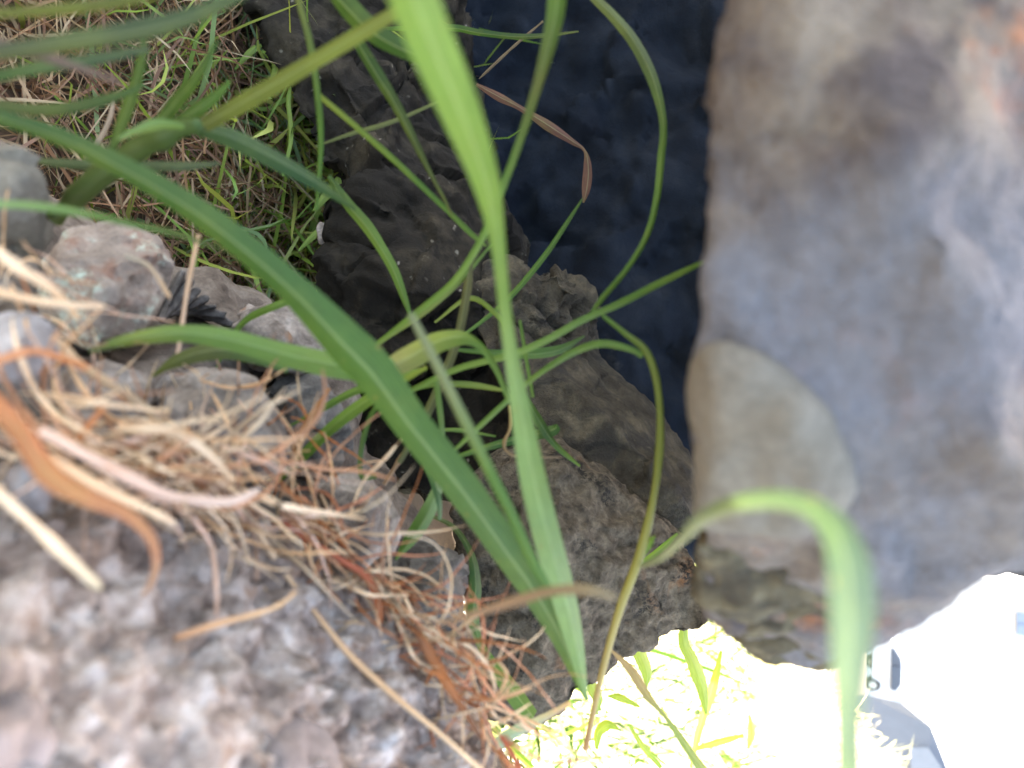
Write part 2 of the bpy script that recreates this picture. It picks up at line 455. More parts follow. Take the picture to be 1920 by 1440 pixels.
# ------------------------------------------------------------------ the large stones
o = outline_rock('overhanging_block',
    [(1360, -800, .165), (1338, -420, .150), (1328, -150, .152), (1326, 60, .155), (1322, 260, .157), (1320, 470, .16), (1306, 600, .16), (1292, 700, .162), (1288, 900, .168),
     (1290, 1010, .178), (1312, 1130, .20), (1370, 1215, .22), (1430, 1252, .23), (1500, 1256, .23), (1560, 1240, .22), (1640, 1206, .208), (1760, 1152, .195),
     (1920, 1094, .185), (2150, 1005, .18), (2600, 900, .19), (4200, 850, .24), (4200, -1000, .24), (2600, -900, .18)],  # top carried far out of view to keep sun off the near stones
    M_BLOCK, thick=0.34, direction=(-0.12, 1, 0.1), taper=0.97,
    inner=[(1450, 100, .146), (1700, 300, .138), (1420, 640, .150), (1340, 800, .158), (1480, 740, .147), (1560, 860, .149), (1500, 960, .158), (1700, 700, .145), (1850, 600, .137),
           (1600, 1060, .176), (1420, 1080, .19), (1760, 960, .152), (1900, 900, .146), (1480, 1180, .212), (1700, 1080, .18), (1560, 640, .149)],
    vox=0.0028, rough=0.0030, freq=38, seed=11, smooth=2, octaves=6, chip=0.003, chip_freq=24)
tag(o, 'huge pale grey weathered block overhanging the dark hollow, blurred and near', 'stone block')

blk = o
sc_ = outline_rock('lit_facet',
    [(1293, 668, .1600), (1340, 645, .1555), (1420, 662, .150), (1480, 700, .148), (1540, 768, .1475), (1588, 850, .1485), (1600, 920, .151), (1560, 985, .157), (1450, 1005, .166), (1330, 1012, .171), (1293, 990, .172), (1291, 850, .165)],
    M_LIT_FACET, thick=0.02, direction=(0, 1, 0.05), inner=[(1350, 690, .151), (1430, 710, .1468), (1500, 790, .1450), (1545, 880, .1475), (1510, 940, .1525), (1420, 780, .1488), (1440, 900, .1545), (1340, 760, .1532), (1340, 900, .159), (1400, 970, .162)],
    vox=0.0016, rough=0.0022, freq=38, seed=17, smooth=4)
ms_ = outline_rock('mossy_end',
    [(1294, 1018, .181), (1400, 1030, .182), (1500, 1050, .1795), (1570, 1110, .187), (1600, 1215, .214), (1560, 1238, .221), (1500, 1254, .231), (1430, 1250, .231), (1370, 1213, .222), (1312, 1128, .203)],
    M_MOSS, thick=0.02, direction=(0, 1, 0.05), inner=[(1340, 1060, .183), (1420, 1085, .1855), (1500, 1120, .190), (1540, 1180, .203), (1470, 1200, .2125), (1390, 1160, .203), (1450, 1140, .197)],
    vox=0.0018, rough=0.003, freq=50, seed=19, smooth=2, chip=0.003, chip_freq=40)
ms_.parent = blk; ms_.matrix_parent_inverse = Matrix.Translation(-blk.location); ms_['label'] = 'mottled olive mossy end over the sunlit grass'
sc_.parent = blk; sc_.matrix_parent_inverse = Matrix.Translation(-blk.location); sc_['label'] = 'smooth chipped facet near the lower edge, its lit look painted paler'
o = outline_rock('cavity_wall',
    [(640, -1000, .90), (1600, -1300, .78), (2650, -1700, .62), (4200, -2500, .47), (4200, 1150, .47), (2650, 1080, .62), (1480, 1060, .80), (1200, 1060, .80), (900, 900, .82), (640, 640, .84)], M_CAVE, thick=0.30,  # unseen upper and outer reaches added to block the sun
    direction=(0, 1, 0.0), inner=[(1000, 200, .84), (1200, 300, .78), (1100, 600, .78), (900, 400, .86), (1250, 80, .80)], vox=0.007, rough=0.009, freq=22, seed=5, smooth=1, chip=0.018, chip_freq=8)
tag(o, 'rock wall deep at the back of the hollow, its shade and blue veil painted in', 'rock')

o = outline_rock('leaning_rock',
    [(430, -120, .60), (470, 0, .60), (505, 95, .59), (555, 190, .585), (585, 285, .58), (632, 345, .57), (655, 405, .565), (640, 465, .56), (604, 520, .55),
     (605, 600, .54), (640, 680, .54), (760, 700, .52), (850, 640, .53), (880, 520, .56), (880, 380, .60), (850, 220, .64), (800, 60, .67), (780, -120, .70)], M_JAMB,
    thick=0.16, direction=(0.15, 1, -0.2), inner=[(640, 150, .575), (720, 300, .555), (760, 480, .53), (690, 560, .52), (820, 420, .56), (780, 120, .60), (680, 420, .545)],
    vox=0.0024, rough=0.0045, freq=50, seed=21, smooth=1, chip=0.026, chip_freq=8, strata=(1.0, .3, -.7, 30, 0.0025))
tag(o, 'dark brown jagged rock with whitish crusts leaning beside the straw covered opening', 'rock')

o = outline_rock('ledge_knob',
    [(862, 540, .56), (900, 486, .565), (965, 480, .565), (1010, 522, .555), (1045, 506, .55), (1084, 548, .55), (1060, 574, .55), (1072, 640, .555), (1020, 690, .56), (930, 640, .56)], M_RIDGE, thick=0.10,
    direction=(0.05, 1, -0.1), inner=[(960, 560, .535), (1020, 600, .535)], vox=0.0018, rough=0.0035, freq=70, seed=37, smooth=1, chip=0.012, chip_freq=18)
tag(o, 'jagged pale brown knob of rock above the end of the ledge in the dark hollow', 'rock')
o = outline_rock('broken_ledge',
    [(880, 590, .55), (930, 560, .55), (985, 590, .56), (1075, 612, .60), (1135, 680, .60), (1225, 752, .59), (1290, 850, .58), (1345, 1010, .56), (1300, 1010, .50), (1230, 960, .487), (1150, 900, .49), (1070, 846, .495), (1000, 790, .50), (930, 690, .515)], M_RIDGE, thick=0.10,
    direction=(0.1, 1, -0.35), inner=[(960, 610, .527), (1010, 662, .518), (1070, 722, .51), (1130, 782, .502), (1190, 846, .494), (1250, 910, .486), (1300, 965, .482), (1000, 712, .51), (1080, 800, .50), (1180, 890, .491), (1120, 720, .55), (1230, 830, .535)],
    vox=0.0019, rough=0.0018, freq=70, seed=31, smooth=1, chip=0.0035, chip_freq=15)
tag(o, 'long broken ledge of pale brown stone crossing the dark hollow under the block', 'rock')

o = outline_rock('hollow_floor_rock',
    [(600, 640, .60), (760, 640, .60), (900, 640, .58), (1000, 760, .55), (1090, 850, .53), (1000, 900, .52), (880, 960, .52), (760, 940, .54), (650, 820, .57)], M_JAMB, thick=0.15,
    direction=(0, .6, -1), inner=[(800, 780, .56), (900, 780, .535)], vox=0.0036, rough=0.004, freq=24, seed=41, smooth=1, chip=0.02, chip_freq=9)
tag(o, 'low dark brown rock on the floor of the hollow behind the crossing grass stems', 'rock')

o = outline_rock('granular_rock',
    [(1050, 838, .45), (1140, 900, .455), (1235, 985, .46), (1320, 1080, .45), (1335, 1175, .45), (1265, 1200, .46), (1195, 1222, .46), (1135, 1282, .455), (1055, 1338, .45), (985, 1385, .44), (915, 1350, .44),
     (880, 1190, .44), (858, 1080, .45), (850, 960, .46), (900, 885, .46), (980, 850, .455)], M_GRANITE, thick=0.20, direction=(0.0, 1, -0.35),
    inner=[(1050, 960, .425), (1150, 1060, .43), (980, 1100, .42), (1020, 1220, .425), (930, 1020, .435)], vox=0.0019, rough=0.0030, freq=80, seed=51, smooth=1, chip=0.008, chip_freq=10)
tag(o, 'grainy grey boulder with orange rust stains below the block, next to the sunlit grass', 'rock')

# heap of soil under the near stones
o = outline_rock('soil',
    [(-420, 180, .34), (-60, 240, .34), (120, 380, .36), (300, 500, .39), (520, 560, .43), (640, 690, .44), (740, 860, .43), (840, 1060, .42), (940, 1290, .40), (1010, 1500, .40), (900, 1900, .36), (-420, 1900, .20)],
    rock_mat('dry_soil', (0.06, 0.045, 0.035), (0.15, 0.12, 0.095), (0.26, 0.22, 0.18), scale=60), thick=0.16, direction=(0, .25, -1),
    inner=[(200, 700, .29), (400, 900, .30), (100, 1000, .24), (600, 1000, .35), (500, 1300, .30), (750, 1350, .34), (0, 500, .28)], vox=0.005, rough=0.008, freq=22, seed=61, smooth=4, pebbles=0.006, peb_freq=60)
tag(o, kind='structure')

o = outline_rock('rubble_stone',
    [(-300, 930, .155), (60, 955, .18), (200, 985, .195), (330, 1000, .21), (430, 985, .225), (520, 1010, .235), (640, 1100, .25), (745, 1180, .26), (830, 1280, .265), (900, 1380, .265), (960, 1500, .26), (900, 1800, .22), (-300, 1800, .12)],
    M_FRONT, thick=0.12, direction=(0, .3, -1), inner=[(150, 1150, .158), (300, 1250, .165), (450, 1150, .192), (600, 1280, .21), (100, 1400, .135), (400, 1420, .165), (700, 1400, .22), (0, 1250, .135), (760, 1290, .235)],
    vox=0.0019, rough=0.0055, freq=60, seed=71, smooth=1, chip=0.004, chip_freq=120, pebbles=0.009, peb_freq=90, octaves=6)
tag(o, 'bright crumbly concrete lump full of white gravel in the near corner under the straw', 'stone')

STONES = [
 ('mauve_stone', [(410, 1452, .168), (480, 1398, .180), (560, 1352, .193), (612, 1372, .199), (700, 1520, .19), (430, 1540, .165)], [(540, 1430, .176)], M_MAUVE,
  'smooth mauve slab wedge bedded in the concrete lump at the bottom edge'),
 ('grey_lump', [(-80, 1330, .125), (20, 1300, .132), (90, 1310, .138), (112, 1370, .138), (80, 1440, .132), (-80, 1520, .115)], [(20, 1380, .121)], M_MAUVE,
  'smooth bluish grey lump in the bottom corner of the concrete lump'),
 ('lichen_stone', [(92, 470, .27), (140, 432, .28), (220, 420, .29), (292, 440, .295), (332, 485, .295), (318, 545, .29), (288, 592, .28), (236, 640, .27), (180, 652, .262), (126, 618, .258), (92, 560, .26)],
  [(200, 540, .255), (260, 500, .27)], M_LICHEN, 'pinkish grey stone with rusty patches and pale green lichen crust'),
 ('brown_stone', [(298, 745, .25), (360, 702, .26), (440, 700, .27), (500, 738, .275), (548, 792, .275), (548, 850, .27), (510, 895, .265), (440, 905, .255), (360, 872, .245), (306, 810, .245)],
  [(420, 790, .243), (480, 830, .252)], M_RUBBLE, 'rough brownish grey stone below the wide yellowing leaf, straw lying against it'),
 ('olive_stone', [(-90, 280, .21), (40, 276, .215), (86, 312, .22), (104, 372, .22), (70, 425, .215), (0, 440, .205), (-90, 410, .20)], [(20, 350, .198)],
  rock_mat('olive_stone', (0.12, 0.11, 0.09), (0.2, 0.185, 0.15), (0.27, 0.25, 0.21), scale=30), 'smooth olive grey stone at the left edge of the photo above the lichen stone'),
 ('flat_stone', [(455, 605, .345), (500, 568, .355), (562, 580, .36), (602, 630, .36), (615, 690, .355), (560, 712, .35), (490, 680, .342)], [(530, 640, .34)], M_RUBBLE,
  'flat grey stone half hidden behind the long dark green blade and the wide leaf'),
 ('round_stone', [(615, 920, .31), (675, 892, .315), (735, 915, .32), (758, 975, .32), (742, 1040, .315), (690, 1066, .305), (636, 1020, .30)], [(690, 970, .295)], M_RUBBLE,
  'rounded grey stone in the middle with red roots across its foot'),
 ('cracked_stone', [(752, 1080, .36), (818, 1022, .37), (872, 1040, .375), (884, 1100, .375), (862, 1180, .365), (812, 1205, .355), (765, 1160, .352)], [(815, 1110, .345)], M_SLATE,
  'dark cracked grey stone leaning against the grainy boulder'),
 ('white_stone', [(-70, 605, .18), (60, 575, .185), (112, 610, .19), (118, 672, .19), (50, 722, .18), (-70, 700, .17)], [(40, 640, .172)], M_PALE,
  'whitish rounded stone by the left edge of the photo among orange straw'),
 ('grey_stone', [(540, 730, .34), (600, 700, .35), (640, 760, .35), (660, 840, .345), (620, 900, .335), (560, 880, .33)], [(600, 800, .33)], M_SLATE,
  'dim grey stone between the brown stone and the rounded one'),
 ('buried_stone', [(120, 690, .245), (200, 680, .25), (280, 720, .25), (300, 800, .245), (220, 850, .235), (130, 800, .23)], [(200, 760, .232)], M_RUBBLE,
  'grey stone mostly buried under tan straw left of the brown stone'),
]
for k, (nm, ol, inn, mat, lab) in enumerate(STONES):
    o = outline_rock(nm, ol, mat, thick=0.05, direction=(0, .6, -1), inner=inn, vox=0.0018, rough=0.0016, freq=45, seed=100 + k * 7, smooth=3, chip=0.0035, chip_freq=42)
    tag(o, lab, 'stone')

# flakes of slate beside the lichen stone: each flake its own thing
rs = random.Random(4)
FL = 'thin dark grey slate flake in the fan beside the lichen stone'
for k in range(7):
    a = k / 6.0
    x0, y0 = 300 + 40 * a, 600 - 30 * a
    x1, y1 = 345 + 95 * a, 505 + 105 * a
    dx, dy = x1 - x0, y1 - y0; L = math.hypot(dx, dy); nx, ny = -dy / L, dx / L; w = 9 + rs.random() * 6
    d0, d1 = .315 + .006 * k, .33 + .004 * k
    o = outline_rock('slate_flake', [(x0 - nx * w, y0 - ny * w, d0), (x1 - nx * w * .7, y1 - ny * w * .7, d1), (x1 + nx * w * .5, y1 + ny * w * .5, d1), (x0 + nx * w, y0 + ny * w, d0)],
                     M_SLATE, thick=0.012, direction=(0, .8, -1), vox=0.0011, rough=0.0012, freq=60, seed=200 + k, smooth=2)
    tag(o, FL, 'slate flake', 'slate flakes beside the lichen stone')

tag(pebble('pebble', 62, 905, .17, 42, 60, plain('glossy_pebble', (0.20, 0.18, 0.175), 0.3, noise=.6, scale=90), 8, cuts=0, rough=0.16), 'smooth shiny pale pebble beneath the wide orange leaf', 'pebble')

# ------------------------------------------------------------------ blades and strands
def catmull(pts, per=8):
    p = np.array(pts, float); n = len(p)
    q = np.vstack([2 * p[0] - p[1], p, 2 * p[-1] - p[-2]])
    out = []
    for i in range(n - 1):
        a, b, c, d = q[i:i + 4]
        for t in np.linspace(0, 1, per, endpoint=False):
            out.append(0.5 * (2 * b + (c - a) * t + (2 * a - 5 * b + 4 * c - d) * t * t + (3 * b - a - 3 * c + d) * t ** 3))
    out.append(p[-1]); return np.array(out)

def lerp_cols(cols, n):
    c = np.array(cols, float)
    if len(c) == 1: return np.tile(c[0], (n, 1))
    s = np.linspace(0, len(c) - 1, n); i = np.minimum(s.astype(int), len(c) - 2) if len(c) > 1 else np.zeros(n, int)
    f = (s - i)[:, None]
    return c[i] * (1 - f) + c[i + 1] * f

U6 = np.array([-1, -.62, -.22, 0, .22, .62, 1.0])
def blade_mesh(name, pts, cols, tilt=0.35, fold=0.18, twist=0.0, seed=0):
    """pts: (px, py, width px, depth m); a folded leaf with a keel along its middle"""
    s = catmull(pts); n = len(s)
    c = np.array([P(a[0], a[1], a[3]) for a in s])
    hw = np.maximum(s[:, 2], 1.0) * s[:, 3] / FPX * 0.5
    r = np.random.default_rng(seed)
    hw = hw * (1 + 0.05 * np.interp(np.linspace(0, 1, n), np.linspace(0, 1, 9), r.normal(size=9)))
    T = np.gradient(c, axis=0); T /= np.linalg.norm(T, axis=1)[:, None] + 1e-9
    V = c - CAM; V /= np.linalg.norm(V, axis=1)[:, None]
    W = np.cross(T, V); W /= np.linalg.norm(W, axis=1)[:, None] + 1e-9
    N = np.cross(W, T)
    a = tilt + twist * np.linspace(-.5, .5, n)
    A = (W * np.cos(a)[:, None] + N * np.sin(a)[:, None]) ; B = (N * np.cos(a)[:, None] - W * np.sin(a)[:, None])
    hw = hw / np.maximum(np.abs(np.cos(a)), 0.55)
    v = []; uv = []
    for u in U6:
        v.append(c + A * (hw * u)[:, None] + B * (hw * fold * 2 * (abs(u) ** 1.3))[:, None])
        uv.append(np.stack([np.full(n, u * .5 + .5), np.cumsum(np.r_[0, np.linalg.norm(np.diff(c, axis=0), axis=1)])], 1))
    k = len(U6)
    v = np.stack(v, 1).reshape(-1, 3); uv = np.stack(uv, 1).reshape(-1, 2)
    col = np.repeat(lerp_cols(cols, n), k, 0)
    i = np.arange(n * k).reshape(n, k)
    f = np.stack([i[:-1, :-1], i[:-1, 1:], i[1:, 1:], i[1:, :-1]], -1).reshape(-1, 4)
    return np_mesh(name, v, f, col, uv)

def tube_mesh(name, pts, cols, flat=0.8, sides=8, seed=0, wob=0.12):
    s = catmull(pts); n = len(s)
    c = np.array([P(a[0], a[1], a[3]) for a in s])
    hw = np.maximum(s[:, 2], 1.0) * s[:, 3] / FPX * 0.5
    r = np.random.default_rng(seed)
    hw = hw * (1 + wob * np.interp(np.linspace(0, 1, n), np.linspace(0, 1, 14), r.normal(size=14)))
    hw[-1] *= 0.3
    T = np.gradient(c, axis=0); T /= np.linalg.norm(T, axis=1)[:, None] + 1e-9
    V = c - CAM; V /= np.linalg.norm(V, axis=1)[:, None]
    W = np.cross(T, V); W /= np.linalg.norm(W, axis=1)[:, None] + 1e-9
    N = np.cross(W, T)
    v = []; uv = []
    arc = np.cumsum(np.r_[0, np.linalg.norm(np.diff(c, axis=0), axis=1)])
    for k in range(sides):
        t = 2 * math.pi * k / sides
        v.append(c + W * (hw * math.cos(t))[:, None] + N * (hw * flat * math.sin(t))[:, None])
        uv.append(np.stack([np.full(n, abs(k / sides * 2 - 1)), arc], 1))
    v = np.stack(v, 1).reshape(-1, 3); uv = np.stack(uv, 1).reshape(-1, 2)
    i = np.arange(n * sides).reshape(n, sides); j = np.roll(i, -1, 1)
    f = np.stack([i[:-1], j[:-1], j[1:], i[1:]], -1).reshape(-1, 4)
    return np_mesh(name, v, f, np.repeat(lerp_cols(cols, n), sides, 0), uv)

_seed = [0]
def blade(name, pts, cols, label=None, cat='grass blade', parent=None, tilt=0.35, fold=0.18, twist=0.3, mat=None, group=None):
    _seed[0] += 1
    me = blade_mesh(name, pts, cols, tilt, fold, twist, _seed[0])
    o = link(name, me, mat or M_LEAF, parent)
    if parent is None: o.location = recentre(me); tag(o, label, cat, group, 'thing')
    elif label: o['label'] = label
    return o

def strand(name, pts, cols, label=None, cat='straw', parent=None, mat=None, flat=0.8, group=None):
    _seed[0] += 1
    me = tube_mesh(name, pts, cols, flat, seed=_seed[0])
    o = link(name, me, mat or M_STRAW, parent)
    if parent is None: o.location = recentre(me); tag(o, label, cat, group, 'thing')
    elif label: o['label'] = label
    return o

G_BRIGHT = (0.165, 0.29, 0.055); G_MID = (0.085, 0.19, 0.03); G_DARK = (0.035, 0.095, 0.018); G_YEL = (0.24, 0.31, 0.05)
G_OLIVE = (0.10, 0.125, 0.03); G_PALE = (0.24, 0.38, 0.13); G_BLUE = (0.105, 0.205, 0.075); TAN = (0.64, 0.42, 0.235); CREAM = (0.80, 0.62, 0.42)
ORANGE = (0.46, 0.17, 0.055); RED = (0.42, 0.12, 0.06); BROWN = (0.17, 0.09, 0.055); PINK = (0.64, 0.45, 0.34)

# --- the near shoot: two long blades from one base
sh = empty('grass_shoot', P(1100, 1310, .26)); tag(sh, 'grass shoot of two very long broad blades meeting in a point by the sunlit grass', 'grass plant')
blade('blade', [(755, -60, 90, .112), (800, 60, 86, .120), (860, 200, 75, .134), (908, 330, 54, .152), (930, 430, 34, .172), (940, 510, 25, .18), (947, 580, 23, .187), (957, 650, 25, .193),
      (976, 760, 36, .20), (1002, 900, 50, .21), (1032, 1020, 53, .222), (1060, 1120, 46, .234), (1081, 1210, 32, .246), (1100, 1312, 8, .26)],
      [G_BRIGHT, G_BRIGHT, G_BRIGHT, G_BRIGHT, G_PALE, G_PALE, G_PALE, G_BRIGHT], parent=sh, tilt=0.2, fold=0.12, twist=0.5)
blade('blade', [(-60, 205, 28, .17), (100, 255, 34, .175), (220, 312, 42, .18), (350, 388, 50, .187), (450, 462, 58, .192), (550, 548, 66, .197), (640, 642, 76, .202), (700, 705, 74, .206), (770, 800, 66, .212),
      (860, 912, 66, .22), (940, 1022, 62, .23), (1010, 1122, 54, .24), (1060, 1212, 40, .25), (1101, 1316, 10, .262)],
      [(.04, .095, .018), (.045, .105, .018), (0.055, .125, .022), (0.06, .135, .024), (.085, .175, .03), (.095, .185, .04), (.105, .195, .06), (.105, .195, .06), G_MID], parent=sh, tilt=-0.35, fold=0.2, twist=0.2, label='darker of the two long blades')

# --- the plant with a node in the upper left
pl = empty('grass_plant', P(110, 400, .24)); tag(pl, 'leafy grass plant fanning short dark leaves from a thick sheath in front of the straw', 'grass plant')
strand('stem', [(100, 410, 30, .235), (165, 350, 46, .23), (240, 292, 46, .225), (320, 248, 38, .22), (380, 232, 28, .218)], [G_OLIVE, (0.09, .13, .03), (0.08, .14, .03)], parent=pl, mat=M_MASS, flat=.7)
for pts, cols in [
    ([(380, 235, 26, .218), (450, 195, 30, .212), (540, 142, 30, .205), (640, 82, 28, .198), (760, 10, 22, .19), (840, -40, 10, .185)], [G_OLIVE, (0.16, .20, .035), (0.16, .20, .035)]),
    ([(345, 235, 20, .22), (430, 256, 36, .226), (520, 300, 32, .232), (600, 346, 24, .238), (668, 392, 6, .245)], [(0.06, .12, .02), G_DARK, G_DARK]),
    ([(205, 292, 8, .225), (228, 230, 22, .22), (250, 165, 20, .215), (266, 100, 13, .21), (273, 30, 4, .205)], [(0.06, .12, .02), G_DARK]),
    ([(295, 235, 20, .222), (330, 190, 26, .218), (370, 140, 18, .212), (408, 75, 5, .206)], [(0.06, .12, .02), G_DARK]),
    ([(320, 238, 20, .222), (365, 208, 28, .22), (405, 178, 18, .218), (432, 150, 4, .216)], [(0.06, .12, .02), G_MID]),
    ([(345, 238, 10, .212), (300, 233, 20, .208), (255, 246, 14, .205), (222, 262, 5, .203)], [G_BRIGHT, G_PALE]),
    ([(60, 300, 8, .24), (110, 305, 18, .24), (200, 310, 20, .24), (280, 310, 18, .24), (350, 310, 16, .24), (412, 306, 4, .24)], [(0.10, .14, .06), (0.05, .09, .03), (0.10, .14, .08)])]:
    blade('leaf', pts, cols, parent=pl)

# --- the wide yellowing leaf and its shoot in the middle
mp_ = empty('grass_tuft', P(780, 690, .26)); tag(mp_, 'middle grass tuft with one wide yellowing leaf arching left over the stones', 'grass plant')
blade('leaf', [(168, 660, 4, .205), (215, 643, 16, .208), (280, 630, 26, .212), (350, 625, 34, .217), (430, 636, 40, .222), (520, 660, 44, .227), (620, 682, 46, .232), (700, 690, 46, .236), (742, 684, 30, .24)],
      [G_MID, G_YEL, G_BRIGHT, G_BRIGHT, G_BRIGHT, G_PALE], parent=mp_, tilt=0.1, label='wide yellowing leaf with a soft edge')
blade('leaf', [(722, 694, 34, .243), (770, 668, 44, .247), (820, 640, 38, .25), (865, 632, 26, .253), (900, 648, 15, .257), (930, 690, 12, .262), (955, 752, 8, .268)], [(0.36, .34, .12), G_YEL, G_BRIGHT, G_BRIGHT], parent=mp_)
blade('leaf', [(285, 706, 4, .24), (330, 676, 24, .24), (400, 656, 32, .243), (465, 664, 24, .247), (540, 694, 10, .252)], [G_OLIVE, G_OLIVE, G_MID], parent=mp_)
for pts, cols in [
    ([(512, 912, 4, .30), (560, 862, 20, .295), (620, 802, 25, .29), (685, 752, 22, .285), (742, 720, 14, .28), (800, 688, 6, .275)], [G_MID, G_BRIGHT, G_YEL]),
    ([(540, 800, 3, .30), (600, 768, 12, .298), (660, 735, 14, .295), (730, 712, 12, .29), (800, 690, 7, .285)], [G_MID, G_BRIGHT]),
    ([(400, 700, 3, .31), (450, 610, 10, .31), (510, 575, 14, .30), (590, 548, 10, .30)], [G_MID, G_BRIGHT]),
    ([(705, 892, 12, .30), (678, 894, 10, .30), (676, 850, 10, .30), (690, 790, 10, .295), (715, 745, 8, .29)], [G_BLUE, G_BLUE, G_MID]),
    ([(700, 720, 8, .29), (755, 800, 12, .295), (800, 870, 13, .30), (822, 930, 13, .30), (826, 975, 6, .305)], [G_MID, G_BLUE]),
    ([(818, 712, 10, .29), (828, 790, 11, .295), (832, 850, 9, .30), (836, 905, 5, .305)], [G_BRIGHT, G_BLUE]),
    ([(835, 870, 6, .30), (822, 915, 18, .30), (803, 962, 28, .30), (775, 1008, 28, .305), (742, 1050, 4, .31)], [(0.5, .5, .4), G_PALE, G_MID, G_MID]),
    ([(840, 862, 4, .33), (900, 842, 12, .33), (980, 820, 16, .335), (1035, 806, 22, .34), (1045, 796, 4, .34)], [G_MID, G_DARK, G_DARK]),
    ([(980, 735, 8, .33), (1012, 790, 18, .335), (1040, 832, 12, .34), (1088, 874, 4, .345)], [G_MID, G_DARK, G_BRIGHT]),
    ([(800, 808, 4, .34), (860, 806, 8, .34), (930, 818, 3, .345)], [G_BRIGHT, G_MID])]:
    blade('leaf', pts, cols, parent=mp_)

# --- the jointed stem on the right of the hollow
st = empty('jointed_grass', P(1098, 1402, .30)); tag(st, 'tall jointed yellow-green grass stem bowed beside the block with side leaves', 'grass plant')
strand('stem', [(1098, 1404, 10, .30), (1106, 1365, 11, .297), (1120, 1300, 13, .292), (1142, 1210, 14, .285), (1166, 1130, 17, .278), (1196, 1050, 18, .272), (1220, 960, 16, .266), (1233, 880, 15, .262), (1238, 800, 15, .26),
       (1232, 720, 15, .26), (1212, 660, 13, .262), (1172, 625, 10, .265), (1128, 590, 8, .268)], [(0.40, .24, .12), (0.45, .38, .16), (0.36, .34, .09), (0.2, .24, .05), (0.16, .22, .05), G_MID], parent=st, mat=M_MASS, flat=.8)
for pts, cols in [
    ([(1330, 486, 8, .27), (1240, 530, 13, .27), (1160, 571, 14, .268), (1090, 602, 14, .268), (1030, 636, 13, .27), (960, 666, 12, .274), (860, 692, 12, .28), (760, 738, 8, .29)], [G_MID, G_MID, G_BRIGHT, G_BRIGHT]),
    ([(1205, 668, 12, .262), (1180, 655, 13, .262), (1130, 645, 13, .264), (1085, 657, 13, .268), (1040, 682, 11, .272), (985, 722, 10, .28), (900, 800, 10, .29), (838, 858, 5, .30)], [G_MID, G_MID, G_BRIGHT]),
    ([(1098, -20, 13, .31), (1150, 30, 18, .31), (1192, 82, 20, .308), (1226, 152, 20, .305), (1244, 230, 14, .302), (1240, 300, 13, .30), (1232, 372, 12, .295), (1214, 440, 11, .29), (1178, 502, 10, .283), (1130, 560, 10, .276), (1108, 590, 6, .27)],
     [(0.13, .17, .05), (0.08, .13, .03), G_MID, G_MID, G_MID]),
    ([(1195, 1055, 8, .272), (1215, 1020, 14, .27), (1228, 1005, 3, .268)], [G_BRIGHT, G_MID])]:
    blade('leaf', pts, cols, parent=st)

